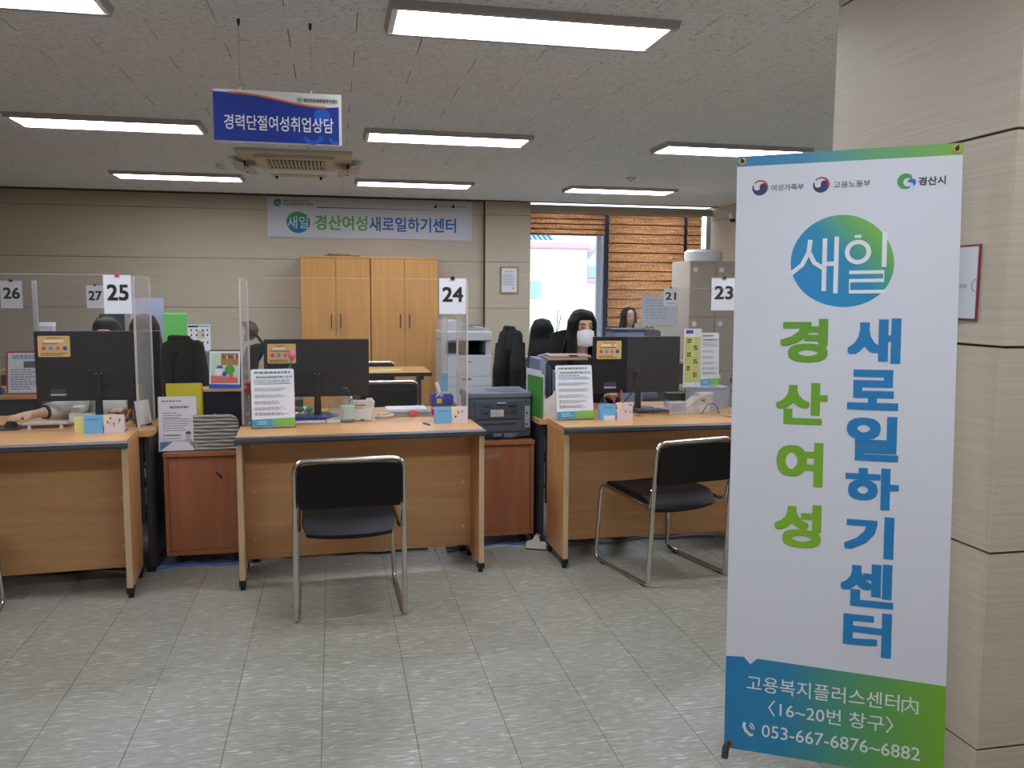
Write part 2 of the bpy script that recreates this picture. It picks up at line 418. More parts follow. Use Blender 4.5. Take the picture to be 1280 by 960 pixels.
# ------------------------------------------------------------------ windows and blinds
wfm = mat('window_frame_dark', (62, 72, 92), 0.4); wfl = mat('window_frame_light', (196, 206, 222), 0.4)
def window(name, x0, x1, z0, z1, y, mull=(), sash=()):
    w = struct(bpy.data.objects.new(name, None)); COL.objects.link(w)
    mb = MB(); t = 0.045
    mb.box(x0, x1, y, y + .1, z0, z0 + t).box(x0, x1, y, y + .1, z1 - t, z1).box(x0, x0 + t, y, y + .1, z0 + t, z1 - t).box(x1 - t, x1, y, y + .1, z0 + t, z1 - t)
    mb.build('window_frame', wfm, w)
    for a in mull: box('mullion', wfm, w, a - .04, a + .04, y - .01, y + .1, z0 + t, z1 - t)
    for a in sash: box('sash', wfl, w, a - .035, a + .035, y + .02, y + .07, z0 + t, z1 - t, 0.004)
    xs = [x0 + t] + list(mull) + [x1 - t]
    for a, b in zip(xs, xs[1:]): box('pane', glass, w, a + .03, b - .03, y + .045, y + .050, z0 + t, z1 - t)
    return w
window('window_1', 2.49, 5.18, 0.78, 2.62, 11.18, mull=(3.645, 4.778), sash=(3.545,))
wu = struct(box('wall_under_window', plain_wall, None, 2.49, 5.3, 11.1, 11.4, 0, 0.77)); box('window_sill', mat('sill', (214, 214, 210), 0.4), wu, 2.5, 5.05, 11.02, 11.2, 0.77, 0.80, 0.004)
struct(box('trim_1', wall_m, None, 2.49, 5.05, 10.90, 10.93, 2.495, 2.580))
window('window_2', -2.6, 2.6, 0.9, 2.45, -3.88, mull=(-0.9, 0.9))
def _blind(nt, b, nz, ramp, mix, c):
    base = mix(c, ramp(nz((3, 3, 160), 3), 0.3, (0.62, 0.55, 0.48, 1), 0.7, g(1.15)))
    base = mix(base, ramp(nz((60, 60, 60), 2), 0.35, (0.72, 0.66, 0.6, 1), 0.62, g(1.1)))
    nt.links.new(base, b.inputs['Base Color']); tr = nt.nodes.new('ShaderNodeBsdfTranslucent'); nt.links.new(base, tr.inputs[0])
    mx = nt.nodes.new('ShaderNodeMixShader'); mx.inputs[0].default_value = 0.92; out = nt.nodes['Material Output']
    nt.links.new(b.outputs[0], mx.inputs[1]); nt.links.new(tr.outputs[0], mx.inputs[2]); nt.links.new(mx.outputs[0], out.inputs[0])
blind_m = world_mat('woven_blind', (240, 204, 174), 0.8, _blind)
head_m = mat('blind_rail', (120, 88, 62), 0.5)
def blind(label, x0, x1, z0, z1, y, pitch, bar, s=1):
    t = thing('window_blind', label, 'blind', ((x0 + x1) / 2, y, z1), 0, 'woven brown window blinds'); w = (x1 - x0) / 2
    box('head_rail', head_m, t, -w, w, -.02 * s - .02, .02 - .02 * s + .01, -.03, 0.0, 0.003)
    for xx in (-w + .005, w - .025): box('bracket', head_m, t, xx, xx + .02, 0.0 if s > 0 else -.13, .13 if s > 0 else 0.0, -.02, -.005)
    n = max(1, round((z1 - z0 - .03) / pitch)); p = (z1 - z0 - .03) / n
    me = None
    for i in range(n):
        if me is None:
            def fn(u, v): return Vector((-w + 2 * w * u, -s * (0.004 + 0.020 * math.sin(v * math.pi * 0.62) ** 1.0) , 0.006 - v * (p + 0.012)))
            q = MB().grid(fn, 2, 8, 0.0012).build('slat', blind_m, t); me = q.data
        else: q = bpy.data.objects.new('slat', me); COL.objects.link(q); q.parent = t
        q.location = (0, 0.0, -.03 - i * p)
        lip = MB().box(-w, w, -.0225 * s - .001, -.0225 * s + .001, -p - .004, -p + .010).build('fold', mat('blind_fold', (98, 56, 34), 0.8), q)
    box('bottom_rail', bar, t, -w, w, -.015, .01, z0 - z1 - .016, z0 - z1 + .002, 0.003)
blind('short raised brown blind over the open bright window', 2.50, 3.57, 2.225, 2.522, 11.06, 0.068, wfl)
blind('wide lowered brown blind beside the open window', 3.63, 4.70, 1.00, 2.522, 11.06, 0.121, head_m)
blind('narrow lowered brown blind next to the side wall', 4.75, 4.955, 1.00, 2.522, 11.06, 0.121, head_m)
blind('brown blind on the window behind the visitor', -2.55, 2.55, .93, 2.42, -3.62, 0.121, head_m, -1)
# grey cabinet door on side wall
dr = struct(bpy.data.objects.new('window_3', None)); COL.objects.link(dr)
mb = MB().box(5.03, 5.05, 8.6, 9.3, 1.50, 1.53).box(5.03, 5.05, 8.6, 9.3, 2.17, 2.20).box(5.03, 5.05, 8.6, 8.63, 1.53, 2.17).box(5.03, 5.05, 9.27, 9.3, 1.53, 2.17); mb.build('window_frame', mat('wall_frame', (150, 150, 132), 0.5), dr)
box('pane', mat('frosted_pane', (120, 124, 118), 0.4), dr, 5.035, 5.045, 8.63, 9.27, 1.53, 2.17)

# ------------------------------------------------------------------ outside
gr = struct(box('ground_outside', mat('asphalt', (120, 120, 118), 0.9), None, -40, 60, 11.5, 90, -3.3, -3.2))
bl = thing('building', 'cream building with pink parapet seen through the bright window', 'building', (4.4, 20, -3.2))
cw = mat('cream_render', (238, 228, 214), 0.9); pk = mat('pink_parapet', (222, 178, 182), 0.8); bw = mat('pale_blue_glass', (168, 190, 218), 0.2)
box('wall', cw, bl, -4, 1.62, 0, 6, 0, 5.72); box('parapet', pk, bl, -4.06, 1.70, -.08, 6.06, 5.72, 5.92, 0.05)
f = box('window', wfl, bl, .12, .48, -.06, .02, 4.55, 4.98, 0.01); box('pane', bw, f, .14, .46, -.07, -.05, 4.59, 4.94)
b2 = thing('house', 'small gabled house beside the cream building', 'building', (6.74, 20.6, -3.2))
box('wall', cw, b2, -.60, 1.6, 0, 4, 0, 5.45); MB().prism([(-.56, 5.45), (.15, 5.45), (-.12, 5.86), (-.2, 5.86)], 0, 4).build('gable', cw, b2)
MB().prism([(-.62, 5.42), (-.16, 5.92), (.25, 5.42), (.25, 5.50), (-.16, 6.01), (-.62, 5.50)], -.15, 4.1).build('roof', mat('grey_pink_roof', (190, 176, 186), 0.8), b2)
f = box('window', wfl, b2, -.50, -.02, -.05, .02, 5.05, 5.36, 0.01); box('pane', bw, f, -.46, -.06, -.06, -.04, 5.08, 5.33)
box('ledge', pk, b2, -.60, .1, -.14, .05, 4.96, 5.03)
b3 = thing('rooftop_shed', 'blue striped roof of a shed behind the cream building', 'building', (6.2, 27, -3.2))
box('wall', cw, b3, -2, .9, .3, 3, 0, 6.4)
q = MB()
me = None
for i in range(18):
    x = -2 + i * .17
    if me is None: w_ = box('slat', mat('blue_roof_sheet', (110, 150, 190), 0.4), b3, 0, .10, -.2, 3.2, 6.45, 6.78, rot=(0.35, 0, 0)); me = w_.data
    else: w_ = bpy.data.objects.new('slat', me); COL.objects.link(w_); w_.parent = b3
    w_.location.x = x

# ------------------------------------------------------------------ ceiling lights
lf = mat('lamp_housing', (176, 172, 174), 0.5); diff = emis('lamp_diffuser', (236, 242, 255), LAMP)
def ceiling_light(x, y, label):
    t = thing('ceiling_light', label, 'ceiling light', (x, y, 2.6), 0, 'flat rectangular ceiling lights')
    a, b = .61, .185
    mb = MB()
    mb.prism([(-a - .012, 0), (-a + .030, 0), (-a + .030, -.028), (-a, -.034)], -b, b)
    mb.prism([(a + .012, 0), (a - .030, 0), (a - .030, -.028), (a, -.034)], -b, b)
    mb.box(-a, a, -b - .006, -b + .022, -.034, 0).box(-a, a, b - .022, b + .006, -.034, 0)
    mb.build('housing', lf, t)
    box('diffuser', diff, t, -a + .028, a - .028, -b + .020, b - .020, -.030, -.008)
LX = [(-1.49, 'left'), (0.86, 'middle'), (3.14, 'right')]
lab = {(1, 1): 'ceiling light nearest the camera, above the pillar banner', (1, 0): 'ceiling light cut off by the top left corner', (1, 2): 'ceiling light hidden behind the panelled pillar',
       (2, 0): 'long ceiling light level with the hanging blue sign, at the left edge', (2, 1): 'ceiling light between the hanging blue sign and the banner stand', (2, 2): 'ceiling light just over the top of the banner stand',
       (3, 0): 'small far ceiling light left of the air conditioner', (3, 1): 'far ceiling light above the long wall banner', (3, 2): 'far ceiling light in front of the brown blinds',
       (0, 0): 'ceiling light behind the visitor, left row', (0, 1): 'ceiling light behind the visitor, middle row', (0, 2): 'ceiling light behind the visitor, right row'}
for r_, y in enumerate((1.03, 3.75, 6.47, 9.19)):
    for c_, (x, _) in enumerate(LX): ceiling_light(x, y, lab[(r_, c_)])
# air conditioner cassette
acm = mat('aged_offwhite', (200, 190, 176), 0.5); dk = mat('dark_slot', (40, 36, 34), 0.8)
ac = thing('air_conditioner', 'ceiling cassette air conditioner with slatted grille and side wings', 'air conditioner', (-.295, 7.80, 2.6))
box('panel', acm, ac, -.47, .47, -.45, .45, -.03, 0, 0.008); MB().prism(rrect(-.33, .33, -.34, .34, .03), -.058, -.03, 'XY').build('intake_frame', acm, ac)
box('filter', dk, ac, -.24, .24, -.25, .25, -.060, -.057)
gm = None
for i in range(15):
    if gm is None: s_ = box('slat', acm, ac, 0, .017, -.25, .25, -.070, -.058, rot=(0, 0.5, 0)); gm = s_.data
    else: s_ = bpy.data.objects.new('slat', gm); COL.objects.link(s_); s_.parent = ac
    s_.location.x = -.24 + i * .0325
box('crossbar', acm, ac, -.24, .24, -.01, .01, -.074, -.058)
for sx in (-1, 1):
    w_ = box('wing', acm, ac, sx * .45 - .10, sx * .45 + .10, .02, .40, -.085, -.077, 0.003, rot=(0, -sx * 0.22, 0))
    for yy in (.08, .34): MB().lathe([(.008, -.095), (.008, -.02)], (sx * .44, yy, 0), 8).build('peg', dk, w_)
w_ = box('wing', acm, ac, -.25, .25, .46, .64, -.085, -.078, 0.003)
for xx in (-.2, .2): MB().lathe([(.012, -.11), (.012, -.085)], (xx, .56, 0), 8).build('peg', dk, w_)
# detectors and camera
def detector(x, y, label):
    t = thing('smoke_detector', label, 'detector', (x, y, 2.6)); MB().lathe([(.05, 0), (.05, -.018), (.03, -.034), (.0, -.036)][::-1], (0, 0, 0), 18).build('body', offwhite, t); MB().lathe([(.012, -.042), (.012, -.034)], (0, 0, 0), 10).build('sensor', grey_pl, t)
detector(-.98, 8.35, 'round smoke detector over the small left ceiling light'); detector(2.93, 8.25, 'round smoke detector over the far right ceiling light')
cc = thing('dome_camera', 'white dome security camera high on the side wall', 'camera', (5.05, 10.25, 2.44))
MB().lathe([(.05, 0), (.05, -.05), (.045, -.06)], (0, 0, 0), 16, 'X').build('body', white_pl, cc); MB().lathe([(.04, 0), (.038, -.02), (.025, -.038), (.008, -.044)], (-.03, 0, -.03), 16).build('dome', black_pl, cc)

# ------------------------------------------------------------------ consultation desks (front row)
def desk(label, x, y, rz):
    t = thing('consultation_desk', label, 'desk', (x, y, 0), rz, 'beech consultation desks with grey front edge')
    tp = box('desktop', wood_top, t, -.60, .60, 0.004, .36, .722, .75)
    MB().prism([(-.006, .716), (.004, .716), (.004, .7505), (-.006, .7505), (-.013, .742), (-.013, .725)], -.605, .605, 'YZ').build('edge_band', edge_grey, t)
    for s in (-1, 1):
        p = box('side_panel', wood_side, t, s * .588 - .013, s * .588 + .013, .012, .355, .05, .722)
        box('edge_strip', wood_edge, p, s * .588 - .013, s * .588 + .013, .006, .012, .05, .722)
        for yy in (.03, .32):
            MB().box(s * .588 - .017, s * .588 + .017, yy - .026, yy + .026, .022, .052, 0.003).lathe([(.013, 0), (.013, .024)], (s * .588, yy, 0), 12).build('foot', black_pl, t)
    mp = box('modesty_panel', wood, t, -.575, .575, .235, .253, .085, .722)
    for zz in (.19, .43, .66):
        for xx in (-.535, .535): MB().lathe([(.0095, -.0022), (.0095, .001)], (xx, .2345, zz), 12, 'Y').build('screw_cap', screw_m, mp)
    return t
D24 = desk('beech desk in the middle, behind the black chair seen from behind', .14, 4.175, R(2.6))
D23 = desk('beech desk beside the banner stand, with a turned chair in front', 1.758, 4.19, R(.4))
D25 = desk('beech desk cut by the left edge of the picture', -1.538, 4.10, R(4.0))
# main desks behind
def main_desk(label, x0, x1, y0, y1, top=.735):
    t = thing('office_desk', label, 'desk', ((x0 + x1) / 2, y0, 0), 0); w = (x1 - x0) / 2; d = y1 - y0
    MB().prism(rrect(-w, w, 0, d, .03), top - .028, top, 'XY').build('desktop', wood_top, t)
    for s in (-1, 1):
        MB().prism([(.03, .02), (d - .06, .02), (d - .06, top - .03), (.03, top - .03)], s * (w - .03) - .012, s * (w - .03) + .012, 'YZ').build('leg_panel', charc, t)
        MB().box(s * (w - .03) - .02, s * (w - .03) + .02, .02, d - .05, 0, .03, .004).build('foot_rail', black_pl, t)
    box('modesty_panel', charc, t, -w + .05, w - .05, .03, .045, .25, top - .03)
    return t
M25 = main_desk('main desk under the left monitor, charcoal end panel', -2.16, -.905, 4.515, 5.22)
M24 = main_desk('main desk under the middle monitor', -.455, .72, 4.575, 5.25)
M23 = main_desk('main desk under the right monitor, next to the white file rack', 1.112, 2.42, 4.575, 5.25)
# cherry pedestals between the desks
def pedestal(label, x0, x1, y0, z1=.605):
    t = thing('pedestal', label, 'cabinet', ((x0 + x1) / 2, y0, 0)); w = (x1 - x0) / 2
    box('carcass', wood_red, t, -w, w, .012, .46, .06, z1 - .022)
    box('top', wood_red, t, -w - .003, w + .003, -.004, .47, z1 - .022, z1, .002)
    bk = box('back_panel', wood_red, t, -w + .022, w - .022, .006, .012, .085, z1 - .03)
    for a, b, c, d in ((-w, -w + .02, .06, z1 - .023), (w - .02, w, .06, z1 - .023), (-w + .02, w - .02, .06, .083)): box('edge_strip', wood_red, t, a, b, 0, .012, c, d)
    for s in (-1, 1):
        for yy in (.06, .40):
            MB().lathe([(.022, -.009), (.025, 0), (.022, .009)], (s * (w - .06), yy, .026), 14, 'X').box(s * (w - .06) - .012, s * (w - .06) + .012, yy - .012, yy + .012, .035, .061).build('caster', black_pl, t)
    return t, bk
P1, b1 = pedestal('cherry wood pedestal left of the middle desk, grey ribbed rack on it', -.870, -.470, 4.60)
P2, b2_ = pedestal('cherry wood pedestal under the charcoal printer', .750, 1.108, 4.66)
MB().prism([(-.06, .52), (-.03, .545), (-.012, .53), (-.035, .50)], .0045, .006).build('tape_scrap', mat('old_tape', (150, 122, 104), 0.5), P2)
MB().prism([(.06, .50), (.09, .47), (.083, .455), (.055, .49)], .0045, .006).build('scuff', mat('dark_scuff', (60, 40, 44), 0.6), P1)
MB().prism([(-.10, .515), (-.075, .54), (-.05, .532), (-.06, .51), (-.08, .495)], .0045, .006).build('tape_scrap', MATS['old_tape'], P2)

# ------------------------------------------------------------------ visitor chairs (front is +y)
def visitor_chair(label, x, y, rz, group='black vinyl visitor chairs with chrome sled frames'):
    t = thing('visitor_chair', label, 'chair', (x, y, 0), rz, group)
    W_, r = .236, .0115
    back = fillet([(-W_, 0, .012), (-W_ + .003, -.025, .45), (-W_ + .006, -.045, .722), (W_ - .006, -.045, .722), (W_ - .003, -.025, .45), (W_, 0, .012)], .05, 6)
    back = [Vector((p.x, p.y + .018 * (1 - (abs(p.x) / W_) ** 2) * (p.z > .6), p.z)) for p in back]
    MB().tube(back, r, 10).build('back_frame', chrome, t)
    for s in (-1, 1):
        pts = fillet([(s * W_, .0, .06), (s * W_, -.002, .0125), (s * W_, .50, .0125), (s * (W_ - .014), .47, .425), (s * (W_ - .016), .05, .40), (s * (W_ - .008), .0, .405), (s * (W_ - .004), -.018, .49)], .045, 6)
        MB().tube(pts[2:], r * .92, 10).build('side_frame', chrome, t)
        for yy in (.04, .42): MB().box(s * W_ - .011, s * W_ + .011, yy - .016, yy + .016, 0, .008, .002).build('glide', black_pl, t)
    MB().tube([(-W_ + .02, .455, .405), (W_ - .02, .455, .405)], .009, 8).build('cross_bar', chrome, t)
    def seat(u, v):
        a = (u - .5) * 2; y_ = .035 + .435 * v
        z_ = .432 + .012 * v - .055 * max(0, 1 - v * 4.2) ** 2 - .03 * max(0, (v - .86) / .14) ** 2 + .006 * abs(a) ** 3
        xx = a * (.205 - .016 * max(0, 1 - v * 5) ** 2 - .012 * max(0, (v - .9) / .1) ** 2)
        return Vector((xx, y_ - .022 * (1 - a * a) * max(0, 1 - v * 5), z_))
    MB().grid(seat, 20, 24, 0.030).build('seat', leather, t)
    def bk(u, v):
        a = (u - .5) * 2; c = abs(a) ** 8
        z_ = .512 + .196 * v; yy = -.030 - .018 * v + .020 * (1 - a * a) - .004
        k = 1 - .03 * abs(2 * v - 1) ** 6
        return Vector((a * .222 * k, yy, .61 + (z_ - .61) * (1 - .05 * c)))
    q = MB().grid(bk, 20, 12, 0.016).build('backrest', leather, t)
    for s in (-1, 1):
        for zz in (.545, .685): MB().lathe([(.006, -.006), (.006, .003)], (s * .185, -.0335 - .018 * (zz - .512) / .196, zz), 10, 'Y').build('rivet', black_pl, q)
    return t
C24 = visitor_chair('black visitor chair seen from behind at the middle desk', .0575, 3.70, R(1.6))
def chair_copy(label, x, y, rz, src=None):
    c = copy_tree(C24); c['label'] = label; c.location = (x, y, 0); c.rotation_euler = (0, 0, rz); return c
chair_copy('black visitor chair turned sideways beside the banner stand', 1.72, 3.885, R(13.5))
chair_copy('black visitor chair cut off by the left edge, only a chrome leg visible', -1.727, 3.64, 0)
chair_copy('black visitor chair at the near side of the small meeting table', .43, 6.93, R(0))
chair_copy('black visitor chair at the far side of the small meeting table', .38, 8.85, R(180))

# ------------------------------------------------------------------ office chairs (front is -y)
def office_chair(label, x, y, rz, col=None, back_z=(.62, 1.05), head=False, w=.23):
    col = col or cloth_bk
    t = thing('office_chair', label, 'chair', (x, y, 0), rz)
    for k in range(5):
        a = k * 2 * math.pi / 5 + .3; c, s = math.cos(a), math.sin(a)
        MB().tube([(0, 0, .10), (c * .15, s * .15, .095), (c * .29, s * .29, .07)], .02, 8, rad=[.028, .022, .015]).build('leg', black_pl, t)
        MB().lathe([(.022, -.02), (.027, -.008), (.027, .008), (.022, .02)], (c * .29, s * .29, .027), 12, 'X').build('caster', black_pl, t)
    MB().lathe([(.03, .08), (.028, .25), (.018, .26), (.018, .42)], (0, 0, 0), 14).build('column', steel, t)
    MB().box(-.24, .24, -.24, .22, .42, .485, .03, 3).build('seat', col, t)
    def bk(u, v):
        a = (u - .5) * 2; z_ = back_z[0] + (back_z[1] - back_z[0]) * v
        return Vector((a * w * (1 - .12 * v ** 3), .25 + .05 * v - .05 * a * a - .03 * math.sin(v * 3), z_ - .02 * a * a * v))
    MB().grid(bk, 12, 14, .045).build('backrest', col, t)
    MB().tube(fillet([(0, .05, .44), (0, .27, .44), (0, .32, .62), (0, .32, .85)], .06), .02, 8).build('back_support', black_pl, t)
    for s in (-1, 1): MB().tube(fillet([(s * .22, 0, .46), (s * .29, 0, .48), (s * .29, 0, .66)], .03), .013, 8).box(s * .29 - .035, s * .29 + .035, -.13, .10, .655, .685, .01).build('armrest', black_pl, t)
    if head:
        MB().tube(fillet([(0, .31, .95), (0, .36, 1.05), (0, .30, 1.14), (0, .26, 1.17)], .05), .012, 8).build('neck', black_pl, t)
        MB().prism([(.20, 1.245), (.215, 1.255), (.26, 1.235), (.285, 1.19), (.275, 1.14), (.245, 1.105), (.228, 1.10), (.232, 1.14), (.245, 1.17), (.235, 1.21)], -.14, .14, 'YZ').build('headrest', black_pl, t)
    return t
office_chair('black office chair of the masked woman, tall dark backrest', 1.69, 5.70, R(4), back_z=(.60, 1.170), w=.18)
office_chair('black office chair of the person behind the left monitor', -1.34, 5.52, R(0), back_z=(.6, .98))
office_chair('office chair seen side-on with a curved headrest, left of the middle monitor', -.86, 6.78, R(-97), back_z=(.58, 1.08), head=True, w=.18).scale = (.97, .97, .97)
oc3 = office_chair('black office chair of the woman with her back to the blinds', 1.74, 6.85, R(180), back_z=(.6, .90))
oc4 = office_chair('office chair under the dark olive coat', -.885, 5.70, R(180), back_z=(.6, 1.08), w=.11)
oc5 = office_chair('office chair under the long black coat beside the copier', 1.275, 6.42, R(180), back_z=(.6, 1.10), w=.09)
office_chair('office chair of the long haired woman in black', -1.23, 6.28, R(195), back_z=(.55, .80))
office_chair('grey mesh office chair back below the sign with 21', 2.86, 8.02, R(180), col=mat('grey_mesh', (92, 94, 104), 0.8), back_z=(.7, 1.12))

# coats draped over chairs
def coat(label, x, y, rz, w, ztop, zbot, d, mt, seed, split=.55):
    t = thing('coat', label, 'coat', (x, y, 0), rz); rnd = random.Random(seed)
    pr = []
    n = 9
    for i in range(n):
        a = (i / (n - 1) - .5) * 2
        zt = ztop - .055 * abs(a) ** 2.2; xx = a * w
        for s, dd in ((-1, d), (1, d * .8)):
            zb = zbot + rnd.uniform(-.02, .03)
            pr.append(('c', (xx * .9, 0, zt - .03), .035, (xx * 1.06 + rnd.uniform(-.01, .01), s * dd * .55, zt - .16), .034))
            pr.append(('c', (xx * 1.06, s * dd * .55, zt - .16), .034, (xx * 1.28 + rnd.uniform(-.015, .015), s * dd, zb), .026 + rnd.uniform(0, .010)))
    q = blob('body', pr, .011, mt, t, 2)
    for s in (-1, 1):
        blob('sleeve', [('c', (s * w * .9, -.01, ztop - .06), .045, (s * w * 1.25, -d * 1.1, ztop - .30), .05), ('c', (s * w * 1.25, -d * 1.1, ztop - .30), .05, (s * w * 1.3, -d * 1.4, zbot + .03), .042)], .011, mt, t, 3)
    blob('collar', [('c', (-w * .8, -.01, ztop - .012), .022, (-w * .5, -.05, ztop - .09), .02), ('c', (-w * .8, -.01, ztop - .006), .020, (w * .3, -.0, ztop - .012), .022)], .007, mt, t)
    return t
coat('dark olive coat hung over a chair behind the desk calendar', -.885, 5.40, R(8), .085, 1.165, .70, .09, coat_gr, 3)
coat('long black coat hung over a chair right of the copier', 1.275, 6.13, R(-20), .050, 1.19, .58, .14, mat('black_coat', (30, 27, 27), 0.95, bump=((60, 60, 20), .4)), 5)

# ------------------------------------------------------------------ hanging sign, wall banner
blue = mat('sign_blue', (20, 52, 146), 0.45); blue2 = mat('sign_blue_light', (28, 92, 190), 0.45); orange = mat('sign_orange', (208, 110, 70), 0.5); signw = mat('sign_white', (214, 212, 206), 0.5)
logo_g = grad('logo_gradient', [(0, (44, 142, 200)), (.45, (60, 160, 160)), (1, (140, 190, 60))], (0.7, 0, 0.7), -.07, .09)
hs = thing('hanging_sign', 'blue and white sign hanging by wires from the ceiling', 'sign', (-.225, 3.93, 2.078))
MB().box(-.265, .265, 0, .006, 0, .217).build('board', signw, hs)
MB().box(-.258, .274, .028, .034, .006, .226).build('back_board', signw, hs)
for s in (-.2, .2): box('spacer', signw, hs, s - .008, s + .008, .006, .028, .19, .205)
N = 24
curve = [(-.20 + .41 * i / N, .207 - .045 * (0.5 - 0.5 * math.cos(math.pi * (i / N) ** 1.05))) for i in range(N + 1)]
MB().prism([(-.265, .004), (.262, .004), (.262, .166), (.21, .162)] + curve[::-1] + [(-.265, .209)], -.0008, .0).build('blue_field', blue, hs)
MB().prism([(x, z + .004) for x, z in curve] + [(x, z - .004) for x, z in curve[::-1]], -.0016, -.0006).build('orange_line', orange, hs)
text('경력단절여성취업상담', mat('sign_letters', (226, 232, 240), 0.5), hs, -.222, .238, .052, .116, y=-.0018, bold=.012)
text('경산여성새로일하기센터', ink, hs, .112, .256, .181, .198, y=-.0016, bold=.02)
MB().prism(blobby(.098, .190, .0105, .0115), -.0016, -.0006).build('logo', grad('small_logo', [(0, (60, 150, 190)), (1, (150, 190, 70))], 'X', .088, .108), hs)
MB().prism(arc(.19, .125, .034, 0, 360, 24)[:-1], -.0010, -.0004).build('emblem', blue2, hs)
MB().prism(arc(.15, .045, .045, 200, 350, 14) + arc(.15, .045, .028, 350, 200, 14), -.0010, -.0004).build('emblem', blue2, hs)
MB().prism(arc(.245, .035, .03, 190, 300, 10) + arc(.245, .035, .015, 300, 190, 10), -.0010, -.0004).build('emblem', blue2, hs)
for x in (-.155, .145):
    MB().tube([(x, .031, .225), (x, .031, .522)], .0009, 5).build('wire', steel, hs)
    MB().lathe([(.007, .522), (.007, .505), (.003, .492)], (x, .031, 0), 10).build('ceiling_hook', mat('brass_dark', (50, 44, 40), 0.4), hs)
    box('clip', signw, hs, x - .004, x + .004, .024, .036, .220, .236)

wb = thing('wall_banner', 'long white banner with green and blue lettering on the back wall', 'banner', (-.765, 10.862, 2.10))
box('sheet', mat('banner_white', (206, 208, 216), 0.5), wb, 0, 2.51, 0, .006, 0, .495)
H_ = .495
text('경산여성', mat('wb_green', (96, 168, 60), 0.5), wb, .560, 1.196, H_ - .392, H_ - .208, bold=.025)
text('새로일하기센터', mat('wb_blue', (28, 98, 180), 0.5), wb, 1.218, 2.304, H_ - .396, H_ - .214, bold=.025)
cpoly = blobby(.362, H_ - .305, .137, .132, k=.03, seed=4)
MB().prism(cpoly, -.0012, 0).build('logo', grad('wb_logo', [(0, (30, 110, 180)), (1, (60, 160, 90))], 'Z', .08, .30), wb)
text('새일', mat('wb_logo_letters', (214, 230, 236), 0.5), wb, .238, .480, H_ - .378, H_ - .232, y=-.0020)
MB().prism([(.586, H_ - .124), (2.44, H_ - .120), (2.44, H_ - .116), (.586, H_ - .114)], -.0012, 0).build('rule', grad('wb_rule', [(0, (30, 40, 60)), (.8, (90, 150, 150)), (1, (190, 200, 210))], 'X', .586, 2.44), wb)
MB().prism([(0.02, .005), (2.49, .005), (2.49, .010), (0.02, .012)], -.0012, 0).build('rule', grad('wb_rule2', [(0, (50, 110, 110)), (.35, (190, 200, 205)), (.7, (60, 110, 110)), (1, (190, 200, 205))], 'X', 0, 2.5), wb)
MB().prism(blobby(.121, H_ - .075, .043, .046), -.0012, 0).build('logo', mat('wb_logo_small', (48, 140, 150), 0.5), wb)
text('새일', MATS['wb_logo_letters'], wb, .09, .155, H_ - .10, H_ - .055, y=-.002)
text('여성새로일하기센터', ink, wb, .186, .540, H_ - .107, H_ - .070, bold=.01)
rows(inkg, wb, .186, .53, H_ - .040, H_ - .056, 1, h=.7, words=10)
navy = mat('navy_print', (38, 48, 96), 0.5); redp = mat('red_print', (190, 60, 66), 0.5)
def taegeuk(parent, cx, cz, r, y=-.0012):
    MB().prism(arc(cx, cz, r, 150, 395, 24) + arc(cx + r * .45, cz + r * .12, r * .50, 20, 200, 10)[::1] + arc(cx - r * .38, cz + r * .10, r * .42, 0, -180, 8), y, y + .0005).build('emblem', navy, parent)
    MB().prism(arc(cx + .06 * r, cz + .06 * r, r * 1.02, -20, 140, 16) + arc(cx, cz, r * .86, 140, -20, 16), y - .0003, y + .0002).build('emblem', redp, parent)
taegeuk(wb, 2.04, H_ - .066, .026); taegeuk(wb, 2.262, H_ - .064, .026)
text('여성가족부', ink, wb, 2.09, 2.205, H_ - .082, H_ - .055); text('고용노동부', ink, wb, 2.31, 2.425, H_ - .082, H_ - .055)

# ------------------------------------------------------------------ banner stand
bs = thing('banner_stand', 'tall white banner stand with green and blue lettering before the pillar', 'banner')
o_ = Vector((1.4131, 2.1405, .0544)); u_ = Vector((math.cos(-.54460), math.sin(-.54460), 0)); n_ = Vector((-u_.y, u_.x, 0))
v_ = Vector((0, 0, 1)) * math.cos(.0702) + n_ * math.sin(.0702)
ux = u_ * math.cos(.0158) + v_ * math.sin(.0158); vx = -u_ * math.sin(.0158) + v_ * math.cos(.0158); yx = vx.cross(ux)
Mb = Matrix((ux, yx, vx)).transposed().to_4x4(); Mb.translation = o_; bs.matrix_world = Mb
def wav(x, z): return .004 * math.sin(z * 3.0 + x * 4) * (0.3 + .7 * abs(x) / .3)
bw_m = mat('banner_cloth', (226, 229, 236), 0.5)
box('cloth', bw_m, bs, -.303, .303, 0, .0016, 0.002, 1.800)
bgrad = grad('banner_gradient', [(0, (40, 134, 190)), (.28, (46, 140, 182)), (.62, (92, 166, 110)), (1, (124, 184, 48))], 'X', -.30, .30)
MB().prism([(-.303, 1.770), (.303, 1.768), (.303, 1.8005), (-.303, 1.8005)], -.0006, 0).build('top_band', bgrad, bs)
MB().prism([(-.303, .0015), (.303, .0015), (.303, .277), (-.211, .288), (-.231, .268), (-.250, .289), (-.303, .285)], -.0006, 0).build('bottom_band', bgrad, bs)
gr_m = grad('banner_green', [(0, (140, 192, 52)), (1, (110, 170, 56))], 'Z', .64, 1.31)
bu_m = mat('banner_blue', (38, 134, 196), 0.5)
for ch, x0, x1, z0, z1 in (('경', -.168, -.034, 1.186, 1.314), ('산', -.176, -.031, 1.003, 1.126), ('여', -.170, -.039, .820, .950), ('성', -.172, -.039, .636, .766)):
    text(ch, gr_m, bs, x0, x1, z0, z1, y=-.0012, bold=.045)
